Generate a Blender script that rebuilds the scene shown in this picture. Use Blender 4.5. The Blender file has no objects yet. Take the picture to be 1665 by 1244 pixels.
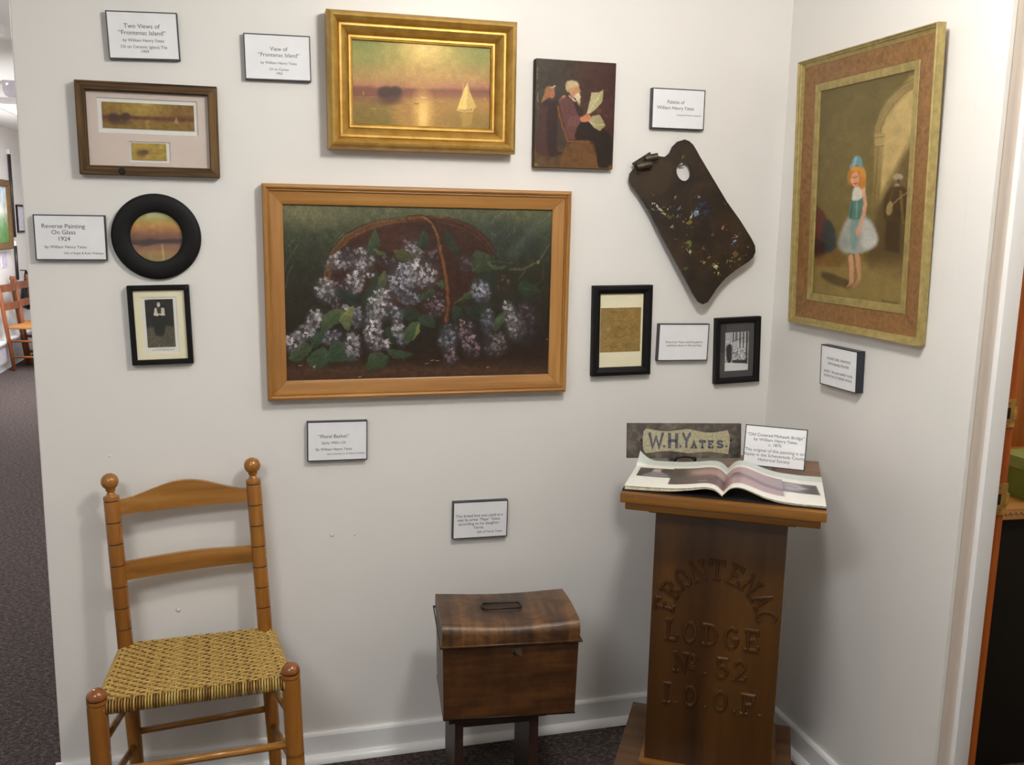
import bpy, bmesh, math, random
import numpy as np
from mathutils import Matrix, Vector, Euler

random.seed(7)
RNG = np.random.default_rng(7)
scene = bpy.context.scene
COL = scene.collection
R = math.radians

# ------------------------------------------------------------------ camera
def make_camera():
    yaw, pitch, roll, fpx = 0.265424, 0.169784, -0.0198952, 1500.84
    f = Vector((math.sin(yaw) * math.cos(pitch), math.cos(yaw) * math.cos(pitch), -math.sin(pitch)))
    r = f.cross(Vector((0, 0, 1))).normalized()
    d = f.cross(r)
    c, s = math.cos(roll), math.sin(roll)
    r2 = c * r + s * d
    d2 = -s * r + c * d
    cam = bpy.data.cameras.new('camera')
    cam.sensor_fit = 'HORIZONTAL'
    cam.sensor_width = 36.0
    cam.lens = fpx / 1665 * 36.0
    cam.clip_start = 0.02
    o = bpy.data.objects.new('camera', cam)
    COL.objects.link(o)
    m = Matrix((r2, -d2, -f)).transposed().to_4x4()
    m.translation = Vector((0, -2.53, 1.55))
    o.matrix_world = m
    scene.camera = o
make_camera()

# ------------------------------------------------------------------ world, lights, exposure
scene.view_settings.view_transform = 'Standard'
scene.view_settings.look = 'None'
scene.view_settings.gamma = 1.0
scene.view_settings.use_curve_mapping = False
scene.view_settings.exposure = 0.08
world = bpy.data.worlds.new('world')
scene.world = world
world.use_nodes = True
world.node_tree.nodes['Background'].inputs[0].default_value = (0.8, 0.85, 1.0, 1)
world.node_tree.nodes['Background'].inputs[1].default_value = 0.05

def area(name, loc, sx, sy, power, col, rot=(0, 0, 0)):
    l = bpy.data.lights.new(name, 'AREA')
    l.shape = 'RECTANGLE'
    l.size, l.size_y = sx, sy
    l.energy = power
    l.color = col
    o = bpy.data.objects.new(name, l)
    COL.objects.link(o)
    o.location = loc
    o.rotation_euler = rot
    return o
CEIL = 2.44
GLOBE = (0.68, -1.30, 2.26, 0.10, 106.0, (1.0, 0.975, 0.93))   # unseen globe lamp, added as key light: x, y, z, radius, radiance, colour
LAMPS = [  # ceiling fixtures: x, y, size x, size y, power, colour
    (-0.80, -2.40, 0.90, 0.60, 30.0, (0.98, 0.99, 1.0)),  # unseen fill panel, added to lift the ambient light
    (-1.50, 2.00, 0.60, 1.20, 30.0, (0.97, 0.96, 1.0)),
    (-1.70, 6.30, 0.60, 1.20, 120.0, (0.95, 0.94, 1.0)),
    (2.40, -1.30, 0.40, 0.40, 14.0, (1.0, 0.88, 0.70)),
]
for i, (x, y, sx, sy, p, c) in enumerate(LAMPS):
    area('lamp_light', (x, y, CEIL - 0.052), sx, sy, p, c)

# ------------------------------------------------------------------ colour and material helpers
def lin(c):
    return tuple(((v / 255) / 12.92 if v / 255 <= 0.04045 else ((v / 255 + 0.055) / 1.055) ** 2.4) for v in c)
def rgba(c):
    return lin(c) + (1,)
class NT:
    def __init__(s, name, rough=0.5, spec=0.5, metal=0.0, coat=0.0):
        s.m = bpy.data.materials.new(name)
        s.m.use_nodes = True
        s.t = s.m.node_tree
        s.b = s.t.nodes['Principled BSDF']
        s.b.inputs['Roughness'].default_value = rough
        s.b.inputs['Specular IOR Level'].default_value = spec
        s.b.inputs['Metallic'].default_value = metal
        s.b.inputs['Coat Weight'].default_value = coat
        s.b.inputs['Coat Roughness'].default_value = 0.12
    def n(s, typ, **kw):
        nd = s.t.nodes.new(typ)
        for k, v in kw.items():
            if k in nd.inputs:
                nd.inputs[k].default_value = v
            else:
                setattr(nd, k, v)
        return nd
    def l(s, a, b):
        s.t.links.new(a, b)
    def coords(s, scale=(1, 1, 1), rot=(0, 0, 0), kind='Object'):
        tc = s.n('ShaderNodeTexCoord')
        mp = s.n('ShaderNodeMapping')
        mp.inputs['Scale'].default_value = scale
        mp.inputs['Rotation'].default_value = rot
        s.l(tc.outputs[kind], mp.inputs['Vector'])
        return mp.outputs['Vector']
    def ramp(s, fac, stops):
        r = s.n('ShaderNodeValToRGB')
        e = r.color_ramp.elements
        while len(e) > 1:
            e.remove(e[-1])
        e[0].position, e[0].color = stops[0][0], rgba(stops[0][1])
        for p, c in stops[1:]:
            q = e.new(p)
            q.color = rgba(c)
        s.l(fac, r.inputs['Fac'])
        return r.outputs['Color']
    def bump(s, h, strength=0.2, dist=0.002):
        b = s.n('ShaderNodeBump')
        b.inputs['Strength'].default_value = strength
        b.inputs['Distance'].default_value = dist
        s.l(h, b.inputs['Height'])
        s.l(b.outputs['Normal'], s.b.inputs['Normal'])
    def noise(s, vec, scale=5, detail=4, rough=0.55, dist=0.0):
        nz = s.n('ShaderNodeTexNoise')
        nz.inputs['Scale'].default_value = scale
        nz.inputs['Detail'].default_value = detail
        nz.inputs['Roughness'].default_value = rough
        nz.inputs['Distortion'].default_value = dist
        s.l(vec, nz.inputs['Vector'])
        return nz.outputs['Fac']

def plain(name, col, rough=0.5, spec=0.5, metal=0.0, coat=0.0, var=0.08, scale=25, bump=0.0):
    """a painted / plain surface with faint mottling"""
    k = NT(name, rough, spec, metal, coat)
    v = k.coords()
    f = k.noise(v, scale, 4)
    a = tuple(max(0, c * (1 - var)) for c in col)
    b = tuple(min(255, c * (1 + var)) for c in col)
    k.l(k.ramp(f, [(0.3, a), (0.7, b)]), k.b.inputs['Base Color'])
    if bump:
        k.bump(k.noise(v, scale * 8, 3), bump, 0.001)
    return k.m

def wood(name, dark, mid, light, axis='z', scale=1.0, rough=0.4, coat=0.0, streak=60, bump=0.15, spec=0.5, spread=0.16):
    """grain stretched along one object axis"""
    k = NT(name, rough, spec, 0, coat)
    sc = {'x': (1.6, streak, streak), 'y': (streak, 1.6, streak), 'z': (streak, streak, 1.6)}[axis]
    v = k.coords(tuple(q * scale for q in sc))
    f1 = k.noise(v, 1.0, 5, 0.6, 0.3)
    sc2 = {'x': (1, 9, 9), 'y': (9, 1, 9), 'z': (9, 9, 1)}[axis]
    f2 = k.noise(k.coords(tuple(q * scale for q in sc2)), 1.3, 3)
    mx = k.n('ShaderNodeMath', operation='MULTIPLY_ADD')
    mx.inputs[1].default_value = 0.55
    k.l(f1, mx.inputs[0])
    m2 = k.n('ShaderNodeMath', operation='MULTIPLY')
    m2.inputs[1].default_value = 0.45
    k.l(f2, m2.inputs[0])
    k.l(m2.outputs[0], mx.inputs[2])
    k.l(k.ramp(mx.outputs[0], [(0.5 - spread, dark), (0.5, mid), (0.5 + spread, light)]), k.b.inputs['Base Color'])
    if bump:
        k.bump(f1, bump, 0.001)
    return k.m

def attr_mat(name, rough=0.45, spec=0.4, coat=0.0, weave=0.0):
    """picture surface: the pigment comes from the mesh's 'paint' colour layer"""
    k = NT(name, rough, spec, 0, coat)
    a = k.n('ShaderNodeVertexColor')
    a.layer_name = 'paint'
    k.l(a.outputs['Color'], k.b.inputs['Base Color'])
    if weave:
        k.bump(k.noise(k.coords(), 420, 3), weave, 0.0006)
    return k.m

def glass_mat():
    k = NT('picture_glass')
    t = k.t
    t.nodes.remove(k.b)
    out = [n for n in t.nodes if n.type == 'OUTPUT_MATERIAL'][0]
    tr = t.nodes.new('ShaderNodeBsdfTransparent')
    tr.inputs[0].default_value = (0.985, 0.99, 0.985, 1)
    gl = t.nodes.new('ShaderNodeBsdfGlossy')
    gl.inputs['Roughness'].default_value = 0.02
    lw = t.nodes.new('ShaderNodeLayerWeight')
    lw.inputs['Blend'].default_value = 0.5
    pw = t.nodes.new('ShaderNodeMath')
    pw.operation = 'POWER'
    pw.inputs[1].default_value = 5.0
    t.links.new(lw.outputs['Facing'], pw.inputs[0])
    fr = t.nodes.new('ShaderNodeMath')
    fr.operation = 'MULTIPLY_ADD'
    fr.inputs[1].default_value = 0.95
    fr.inputs[2].default_value = 0.045
    t.links.new(pw.outputs[0], fr.inputs[0])
    mx = t.nodes.new('ShaderNodeMixShader')
    t.links.new(fr.outputs[0], mx.inputs[0])
    t.links.new(tr.outputs[0], mx.inputs[1])
    t.links.new(gl.outputs[0], mx.inputs[2])
    t.links.new(mx.outputs[0], out.inputs[0])
    return k.m

# ------------------------------------------------------------------ mesh helpers
class MB:
    """collects vertices and faces for one mesh"""
    def __init__(s):
        s.v, s.f, s.smooth = [], [], []
        s.col = None
    def add(s, verts, faces, smooth=False, col=None):
        o = len(s.v)
        s.v += [tuple(p) for p in verts]
        s.f += [tuple(i + o for i in q) for q in faces]
        s.smooth += [smooth] * len(faces)
        if col is not None:
            if s.col is None:
                s.col = [(0.5, 0.5, 0.5)] * o
            s.col += [col] * len(verts)
        return s
    def box(s, x0, x1, y0, y1, z0, z1, bev=0.0, M=None, col=None):
        if bev <= 0:
            v = [(x0, y0, z0), (x1, y0, z0), (x1, y1, z0), (x0, y1, z0), (x0, y0, z1), (x1, y0, z1), (x1, y1, z1), (x0, y1, z1)]
            f = [(0, 3, 2, 1), (4, 5, 6, 7), (0, 1, 5, 4), (1, 2, 6, 5), (2, 3, 7, 6), (3, 0, 4, 7)]
        else:
            bm = bmesh.new()
            r = bmesh.ops.create_cube(bm, size=1.0)
            for q in bm.verts:
                q.co = Vector(((x0 + x1) / 2 + q.co.x * (x1 - x0), (y0 + y1) / 2 + q.co.y * (y1 - y0), (z0 + z1) / 2 + q.co.z * (z1 - z0)))
            bmesh.ops.bevel(bm, geom=bm.edges[:], offset=bev, segments=2, affect='EDGES', profile=0.6)
            bm.verts.index_update()
            v = [tuple(q.co) for q in bm.verts]
            f = [tuple(w.index for w in q.verts) for q in bm.faces]
            bm.free()
        if M is not None:
            v = [tuple(M @ Vector(p)) for p in v]
        return s.add(v, f, bev > 0 and False, col)
    def lathe(s, prof, p0, p1, seg=20, smooth=True, caps=True, col=None):
        """prof: list of (radius, t) with t along p0->p1 in metres from p0"""
        p0, p1 = Vector(p0), Vector(p1)
        ax = (p1 - p0).normalized()
        a = ax.orthogonal().normalized()
        b = ax.cross(a)
        v, f = [], []
        for r, t in prof:
            c = p0 + ax * t
            for i in range(seg):
                w = 2 * math.pi * i / seg
                v.append(tuple(c + a * (r * math.cos(w)) + b * (r * math.sin(w))))
        for k in range(len(prof) - 1):
            for i in range(seg):
                j = (i + 1) % seg
                f.append((k * seg + i, k * seg + j, (k + 1) * seg + j, (k + 1) * seg + i))
        if caps:
            f.append(tuple(range(seg - 1, -1, -1)))
            o = (len(prof) - 1) * seg
            f.append(tuple(o + i for i in range(seg)))
        return s.add(v, f, smooth, col)
    def rod(s, p0, p1, r, seg=14, r1=None, col=None):
        L = (Vector(p1) - Vector(p0)).length
        return s.lathe([(r, 0), (r1 if r1 else r, L)], p0, p1, seg, True, True, col)
    def tube(s, pts, r, seg=8, closed=False, col=None, flat=1.0):
        """tube along a polyline"""
        pts = [Vector(p) for p in pts]
        n = len(pts)
        v, f = [], []
        up = None
        for k in range(n):
            a = pts[(k - 1) % n] if (closed or k > 0) else pts[k]
            b = pts[(k + 1) % n] if (closed or k < n - 1) else pts[k]
            t = (b - a).normalized()
            if up is None:
                up = t.orthogonal().normalized()
            up = (up - t * up.dot(t)).normalized()
            w = t.cross(up)
            for i in range(seg):
                q = 2 * math.pi * i / seg
                v.append(tuple(pts[k] + up * (r * math.cos(q) * flat) + w * (r * math.sin(q))))
        for k in range(n if closed else n - 1):
            k2 = (k + 1) % n
            for i in range(seg):
                j = (i + 1) % seg
                f.append((k * seg + i, k * seg + j, k2 * seg + j, k2 * seg + i))
        if not closed:
            f.append(tuple(range(seg - 1, -1, -1)))
            f.append(tuple((n - 1) * seg + i for i in range(seg)))
        return s.add(v, f, True, col)
    def prism(s, outline, y0, y1, smooth=False, col=None):
        """outline in (x, z), extruded from y0 (back) to y1 (front, smaller y)"""
        n = len(outline)
        v = [(x, y0, z) for x, z in outline] + [(x, y1, z) for x, z in outline]
        f = [tuple(range(n)), tuple(range(2 * n - 1, n - 1, -1))]
        f += [(i, i + n, (i + 1) % n + n, (i + 1) % n) for i in range(n)]
        return s.add(v, f, smooth, col)
    def build(s, name, mat, parent=None, fix=True):
        me = bpy.data.meshes.new(name)
        me.from_pydata(s.v, [], s.f)
        if any(s.smooth):
            me.polygons.foreach_set('use_smooth', s.smooth)
        if s.col is not None:
            ca = me.color_attributes.new('paint', 'FLOAT_COLOR', 'POINT')
            ca.data.foreach_set('color', np.array([tuple(lin(c)) + (1,) for c in s.col], dtype=np.float32).ravel())
        if fix:
            bm = bmesh.new()
            bm.from_mesh(me)
            bmesh.ops.recalc_face_normals(bm, faces=bm.faces[:])
            bm.to_mesh(me)
            bm.free()
        me.update()
        me.materials.append(mat)
        o = bpy.data.objects.new(name, me)
        COL.objects.link(o)
        if parent is not None:
            o.parent = parent
        return o

def thing(name, label, cat, loc=(0, 0, 0), rot=(0, 0, 0), group=None):
    o = bpy.data.objects.new(name, None)
    o.empty_display_size = 0.05
    COL.objects.link(o)
    o.location = loc
    o.rotation_euler = rot
    return tag(o, label, cat, group)
def tag(o, label, cat, group=None):
    o['label'] = label
    o['category'] = cat
    if group:
        o['group'] = group
    return o
def struct(o):
    o['kind'] = 'structure'
    return o
def autosmooth(o, ang=35):
    me = o.data
    me.polygons.foreach_set('use_smooth', [True] * len(me.polygons))
    me.set_sharp_from_angle(angle=R(ang))
    return o

# ------------------------------------------------------------------ paint box: pictures are worked out stroke by stroke on a grid
def homography(src, dst):
    A, b = [], []
    for (x, y), (u, v) in zip(src, dst):
        A.append([x, y, 1, 0, 0, 0, -u * x, -u * y]); b.append(u)
        A.append([0, 0, 0, x, y, 1, -v * x, -v * y]); b.append(v)
    h = np.linalg.solve(np.array(A, float), np.array(b, float))
    return np.append(h, 1).reshape(3, 3)
class Paint:
    """quad: the sketch corners (tl, tr, br, bl) in sketch units; w x h grid"""
    def __init__(s, quad, w, h, base=(90, 80, 60)):
        s.w, s.h = w, h
        s.H = homography(quad, [(0, 0), (w - 1, 0), (w - 1, h - 1), (0, h - 1)])
        Hi = np.linalg.inv(s.H)
        jj, ii = np.meshgrid(np.arange(w), np.arange(h))
        q = np.einsum('ab,bhw->ahw', Hi, np.stack([jj, ii, np.ones_like(jj)]).astype(float))
        s.X, s.Y = q[0] / q[2], q[1] / q[2]
        s.img = np.ones((h, w, 3)) * np.array(base, float)
    def win(s, x0, x1, y0, y1):
        p = np.array([[x0, x1, x1, x0], [y0, y0, y1, y1], [1, 1, 1, 1]], float)
        q = s.H @ p
        u, v = q[0] / q[2], q[1] / q[2]
        a, b = int(max(0, math.floor(u.min()))), int(min(s.w, math.ceil(u.max()) + 1))
        c, d = int(max(0, math.floor(v.min()))), int(min(s.h, math.ceil(v.max()) + 1))
        return slice(c, max(c, d)), slice(a, max(a, b))
    def mix(s, sl, m, col):
        if m.size:
            s.img[sl] += (np.array(col, float) - s.img[sl]) * np.clip(m, 0, 1)[..., None]
    def rows(s, stops, axis='y', alpha=1.0):
        q = s.Y if axis == 'y' else s.X
        ps = [p for p, _ in stops]
        c = np.stack([np.interp(q, ps, [k[i] for _, k in stops]) for i in range(3)], -1)
        s.img += (c - s.img) * alpha
    def blob(s, x, y, rx, ry, col, a=1.0, ang=0.0, soft=1.0):
        m = max(rx, ry) * (1 + soft)
        sl = s.win(x - m, x + m, y - m, y + m)
        dx, dy = s.X[sl] - x, s.Y[sl] - y
        c, n = math.cos(R(ang)), math.sin(R(ang))
        d = np.sqrt(((dx * c + dy * n) / rx) ** 2 + ((-dx * n + dy * c) / ry) ** 2)
        s.mix(sl, a * np.clip((1 + soft * 0.5 - d) / max(soft, 1e-3), 0, 1), col)
    def line(s, pts, w, col, a=1.0, soft=1.5, w1=None):
        xs, ys = [p[0] for p in pts], [p[1] for p in pts]
        m = w + soft + 2
        sl = s.win(min(xs) - m, max(xs) + m, min(ys) - m, max(ys) + m)
        X, Y = s.X[sl], s.Y[sl]
        if not X.size:
            return
        best = np.full(X.shape, 1e9)
        n = len(pts) - 1
        for k in range(n):
            (x0, y0), (x1, y1) = pts[k], pts[k + 1]
            L = max(1e-9, (x1 - x0) ** 2 + (y1 - y0) ** 2)
            t = np.clip(((X - x0) * (x1 - x0) + (Y - y0) * (y1 - y0)) / L, 0, 1)
            d = np.hypot(X - x0 - t * (x1 - x0), Y - y0 - t * (y1 - y0))
            if w1 is not None:
                d = d - (w + (w1 - w) * (k + t) / n) / 2 + w / 2
            best = np.minimum(best, d)
        s.mix(sl, a * np.clip((w / 2 + soft / 2 - best) / max(soft, 1e-3), 0, 1), col)
    def poly(s, pts, col, a=1.0, soft=2.0, col2=None, dirn=(0, 1), sharp=False):
        if len(pts) >= 5 and not sharp:                      # round off the outline through its points
            q, n = [], len(pts)
            for k in range(n):
                p0, p1, p2, p3 = (np.array(pts[(k + d) % n], float) for d in (-1, 0, 1, 2))
                for t in (0.0, 0.25, 0.5, 0.75):
                    q.append(tuple((2 * t ** 3 - 3 * t ** 2 + 1) * p1 + (t ** 3 - 2 * t ** 2 + t) * (p2 - p0) * 0.4 + (-2 * t ** 3 + 3 * t ** 2) * p2 + (t ** 3 - t ** 2) * (p3 - p1) * 0.4))
            pts = q
        xs, ys = np.array([p[0] for p in pts], float), np.array([p[1] for p in pts], float)
        sl = s.win(xs.min() - soft, xs.max() + soft, ys.min() - soft, ys.max() + soft)
        X, Y = s.X[sl], s.Y[sl]
        if not X.size:
            return
        ins = np.zeros(X.shape, bool)
        best = np.full(X.shape, 1e9)
        n = len(pts)
        for k in range(n):
            x0, y0, x1, y1 = xs[k], ys[k], xs[(k + 1) % n], ys[(k + 1) % n]
            if y0 != y1:
                ins ^= ((y0 > Y) != (y1 > Y)) & (X < (x1 - x0) * (Y - y0) / (y1 - y0) + x0)
            L = max(1e-9, (x1 - x0) ** 2 + (y1 - y0) ** 2)
            t = np.clip(((X - x0) * (x1 - x0) + (Y - y0) * (y1 - y0)) / L, 0, 1)
            best = np.minimum(best, np.hypot(X - x0 - t * (x1 - x0), Y - y0 - t * (y1 - y0)))
        sd = np.where(ins, best, -best)
        m = np.clip(0.5 + sd / max(soft, 1e-3), 0, 1) * a
        if col2 is None:
            s.mix(sl, m, col)
        else:
            g = X * dirn[0] + Y * dirn[1]
            lo, hi = min(xs * dirn[0] + ys * dirn[1]), max(xs * dirn[0] + ys * dirn[1])
            t = np.clip((g - lo) / max(1e-6, hi - lo), 0, 1)[..., None]
            c = np.array(col, float) * (1 - t) + np.array(col2, float) * t
            s.img[sl] += (c - s.img[sl]) * m[..., None]
    def field(s, cell):
        gw, gh = int(s.w / cell) + 3, int(s.h / cell) + 3
        g = RNG.normal(0, 1, (gh, gw))
        u = np.arange(s.w) / cell; v = np.arange(s.h) / cell
        iu, iv = u.astype(int), v.astype(int)
        fu, fv = u - iu, v - iv
        fu, fv = fu * fu * (3 - 2 * fu), fv * fv * (3 - 2 * fv)
        a = g[np.ix_(iv, iu)] * (1 - fu) + g[np.ix_(iv, iu + 1)] * fu
        b = g[np.ix_(iv + 1, iu)] * (1 - fu) + g[np.ix_(iv + 1, iu + 1)] * fu
        return a * (1 - fv)[:, None] + b * fv[:, None]
    def smear(s, amp, cell):
        """drags the wet paint about a little"""
        jj, ii = np.meshgrid(np.arange(s.w), np.arange(s.h))
        x = np.clip(jj + amp * s.field(cell), 0, s.w - 1.001); y = np.clip(ii + amp * s.field(cell), 0, s.h - 1.001)
        ix, iy = x.astype(int), y.astype(int)
        fx, fy = (x - ix)[..., None], (y - iy)[..., None]
        ix2, iy2 = np.minimum(ix + 1, s.w - 1), np.minimum(iy + 1, s.h - 1)
        m = s.img
        s.img = (m[iy, ix] * (1 - fx) + m[iy, ix2] * fx) * (1 - fy) + (m[iy2, ix] * (1 - fx) + m[iy2, ix2] * fx) * fy
    def noise(s, cell, amp, tint=(1, 1, 1), stretch=(1, 1)):
        gw, gh = int(s.w / (cell * stretch[0])) + 3, int(s.h / (cell * stretch[1])) + 3
        g = RNG.normal(0, 1, (gh, gw))
        u = np.arange(s.w) / (cell * stretch[0]); v = np.arange(s.h) / (cell * stretch[1])
        iu, iv = u.astype(int), v.astype(int)
        fu, fv = u - iu, v - iv
        fu, fv = fu * fu * (3 - 2 * fu), fv * fv * (3 - 2 * fv)
        a = g[np.ix_(iv, iu)] * (1 - fu) + g[np.ix_(iv, iu + 1)] * fu
        b = g[np.ix_(iv + 1, iu)] * (1 - fu) + g[np.ix_(iv + 1, iu + 1)] * fu
        q = a * (1 - fv)[:, None] + b * fv[:, None]
        s.img *= 1 + amp * q[..., None] * np.array(tint)
    def linear(s, gain=1.0):
        c = np.clip(s.img / 255, 0, 1)
        l = np.where(c <= 0.04045, c / 12.92, ((c + 0.055) / 1.055) ** 2.4)
        return np.clip(l * gain, 0, 0.95)
    def sheet(s, name, W, H, y, mat, parent, gain=1.0, cx=0, cz=0, surf=None):
        """a picture sheet W x H in the local x-z plane at depth y"""
        w, h = s.w, s.h
        jj, ii = np.meshgrid(np.arange(w), np.arange(h))
        px = cx + (jj / (w - 1) - 0.5) * W
        pz = cz + (0.5 - ii / (h - 1)) * H
        if surf is None:
            co = np.stack([px, np.full_like(px, y), pz], -1)
        else:
            co = surf(jj / (w - 1), ii / (h - 1))
        idx = ii * w + jj
        fc = np.stack([idx[:-1, :-1], idx[1:, :-1], idx[1:, 1:], idx[:-1, 1:]], -1).reshape(-1, 4)
        me = bpy.data.meshes.new(name)
        me.vertices.add(w * h)
        me.vertices.foreach_set('co', co.astype(np.float32).ravel())
        n = len(fc)
        me.loops.add(n * 4)
        me.loops.foreach_set('vertex_index', fc.astype(np.int32).ravel())
        me.polygons.add(n)
        me.polygons.foreach_set('loop_start', np.arange(0, n * 4, 4, dtype=np.int32))
        me.update(calc_edges=True)
        if surf is not None:
            me.polygons.foreach_set('use_smooth', [True] * n)
        ca = me.color_attributes.new('paint', 'FLOAT_COLOR', 'POINT')
        l = s.linear(gain).reshape(-1, 3)
        ca.data.foreach_set('color', np.concatenate([l, np.ones((len(l), 1))], 1).astype(np.float32).ravel())
        me.materials.append(mat)
        o = bpy.data.objects.new(name, me)
        COL.objects.link(o)
        o.parent = parent
        return o

# ------------------------------------------------------------------ lettering
def text_mesh(lines, mb, y, squeeze=1.0):
    """lines: (string, x, z, size, align) laid flat facing -y"""
    for body, x, z, size, al in lines:
        cu = bpy.data.curves.new('text', 'FONT')
        cu.body = body
        cu.size = size
        cu.align_x = al
        cu.resolution_u = 3
        ob = bpy.data.objects.new('text', cu)
        me = ob.to_mesh()
        mb.add([(x + v.co.x * squeeze, y, z + v.co.y) for v in me.vertices], [tuple(p.vertices) for p in me.polygons])
        ob.to_mesh_clear()
        bpy.data.objects.remove(ob)
        bpy.data.curves.remove(cu)
    return mb

def arc(cx, cy, rx, ry, a0, a1, n=12):
    return [(cx + rx * math.cos(R(a0 + (a1 - a0) * i / n)), cy + ry * math.sin(R(a0 + (a1 - a0) * i / n))) for i in range(n + 1)]
GLYPH = {  # block letters on a cell 1 high: width, strokes
    'F': (.62, [[(.14, 0), (.14, 1)], [(0, 1), (.6, 1), (.6, .8)], [(.14, .52), (.44, .52)], [(0, 0), (.3, 0)]]),
    'R': (.72, [[(.14, 0), (.14, 1)], [(0, 1), (.4, 1)] + arc(.4, .75, .24, .25, 90, -90) + [(.14, .5)], [(.36, .5), (.62, 0), (.74, 0)], [(0, 0), (.28, 0)]]),
    'O': (.66, [arc(.33, .5, .29, .5, 0, 360, 24)]),
    'N': (.76, [[(.12, 0), (.12, 1), (.62, 0), (.62, 1)], [(0, 0), (.24, 0)], [(0, 1), (.14, 1)], [(.5, 1), (.76, 1)]]),
    'T': (.7, [[(.35, 0), (.35, 1)], [(0, .78), (0, 1), (.7, 1), (.7, .78)], [(.2, 0), (.5, 0)]]),
    'E': (.66, [[(.14, 0), (.14, 1)], [(0, 1), (.6, 1), (.6, .8)], [(.14, .52), (.44, .52)], [(0, 0), (.64, 0), (.64, .2)]]),
    'A': (.76, [[(.1, 0), (.38, 1), (.66, 0)], [(.2, .34), (.56, .34)], [(0, 0), (.22, 0)], [(.54, 0), (.76, 0)]]),
    'C': (.68, [arc(.36, .5, .32, .5, 50, 310, 18)]),
    'L': (.6, [[(.14, 0), (.14, 1)], [(0, 1), (.28, 1)], [(0, 0), (.58, 0), (.58, .24)]]),
    'D': (.7, [[(.14, 0), (.14, 1)], [(0, 1), (.3, 1)] + arc(.3, .5, .34, .5, 90, -90) + [(0, 0)]]),
    'G': (.7, [arc(.36, .5, .32, .5, 50, 330, 18) + [(.64, .42), (.42, .42)]]),
    '5': (.6, [[(.54, 1), (.1, 1), (.1, .58), (.3, .62)] + arc(.28, .3, .28, .31, 85, -140, 12)]),
    '2': (.6, [arc(.3, .72, .26, .28, 170, -30, 10) + [(.04, 0), (.58, 0), (.58, .16)]]),
    'I': (.3, [[(.15, 0), (.15, 1)], [(0, 0), (.3, 0)], [(0, 1), (.3, 1)]]),
    '.': (.2, [[(.1, 0), (.1, .06)]]),
    'o': (.34, [arc(.17, .74, .14, .24, 0, 360, 16), [(.02, .38), (.32, .38)], [(.02, .26), (.32, .26)]]),
    'W': (1.0, [[(0, 1), (.24, 0), (.5, .72), (.74, 0), (1, 1)]]),
    'H': (.7, [[(.08, 0), (.08, 1)], [(.62, 0), (.62, 1)], [(.08, .5), (.62, .5)]]),
    'Y': (.76, [[(0, 1), (.38, .45), (.76, 1)], [(.38, .45), (.38, 0)]]),
    'S': (.6, [arc(.3, .74, .24, .26, 30, 270, 12) + arc(.3, .24, .26, .24, 90, -150, 12)]),
}
def stroke_letter(mb, ch, size, place, sw, depth, bevel=0.5):
    """sweeps each stroke as a raised bar; place(x, z) -> local (x, z)"""
    for st in GLYPH[ch][1]:
        P = [Vector((p[0] * size, p[1] * size)) for p in st]
        closed = (P[0] - P[-1]).length < 1e-6
        if closed:
            P = P[:-1]
        n = len(P)
        v = []
        for k in range(n):
            a = P[(k - 1) % n] if (closed or k) else P[k]
            b = P[(k + 1) % n] if (closed or k < n - 1) else P[k]
            t1 = (P[k] - a).normalized() if (P[k] - a).length > 1e-9 else None
            t2 = (b - P[k]).normalized() if (b - P[k]).length > 1e-9 else None
            t = ((t1 or t2) + (t2 or t1)).normalized()
            cs = max(0.5, t.dot(t2 or t1))
            nn = Vector((-t.y, t.x)) / cs
            ext = Vector((0, 0))
            if not closed and k == 0:
                ext = -t * sw * 0.3
            if not closed and k == n - 1:
                ext = t * sw * 0.3
            for off, d in ((0.5, 0.0), (0.5 * bevel, depth), (-0.5 * bevel, depth), (-0.5, 0.0)):
                q = P[k] + ext * (1 if d == 0 else 0.6) + nn * (off * sw)
                x, z = place(q.x, q.y)
                v.append((x, -d, z))
        f = []
        for k in range(n if closed else n - 1):
            a, b = k * 4, ((k + 1) % n) * 4
            for i in range(3):
                f.append((a + i, a + i + 1, b + i + 1, b + i))
            f.append((a + 3, a, b, b + 3))
        if not closed:
            f.append((0, 1, 2, 3))
            e = (n - 1) * 4
            f.append((e + 3, e + 2, e + 1, e))
        mb.add(v, f)

# ================================================================== the room
def carpet():
    k = NT('carpet', 0.95, 0.1)
    v = k.coords((1, 1.7, 1), (0, 0, R(52)))
    ch = k.n('ShaderNodeTexVoronoi')
    ch.inputs['Scale'].default_value = 150
    ch.inputs['Randomness'].default_value = 0.35
    k.l(v, ch.inputs['Vector'])
    nz = k.noise(v, 60, 3)
    mm = k.n('ShaderNodeMath', operation='ADD')
    k.l(ch.outputs['Distance'], mm.inputs[0])
    k.l(nz, mm.inputs[1])
    k.l(k.ramp(mm.outputs[0], [(0.55, (118, 106, 100)), (0.85, (80, 71, 68)), (1.0, (52, 46, 44))]), k.b.inputs['Base Color'])
    inv = k.n('ShaderNodeMath', operation='MULTIPLY')
    inv.inputs[1].default_value = -1
    k.l(ch.outputs['Distance'], inv.inputs[0])
    k.bump(inv.outputs[0], 0.6, 0.004)
    return k.m
def wall_paint(name, col, rough=0.42, bump=0.06):
    k = NT(name, rough, 0.4)
    v = k.coords()
    k.l(k.ramp(k.noise(v, 3, 3), [(0.3, tuple(c * 0.985 for c in col)), (0.7, col)]), k.b.inputs['Base Color'])
    k.bump(k.noise(v, 260, 3), bump, 0.0008)
    return k.m
M = {}
M['carpet'] = carpet()
M['wall'] = wall_paint('wall_paint', (233, 230, 225))
M['trim'] = wall_paint('trim_paint', (238, 237, 236), 0.22, 0.02)
M['ceiling'] = wall_paint('ceiling_paint', (240, 239, 236), 0.8)
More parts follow.
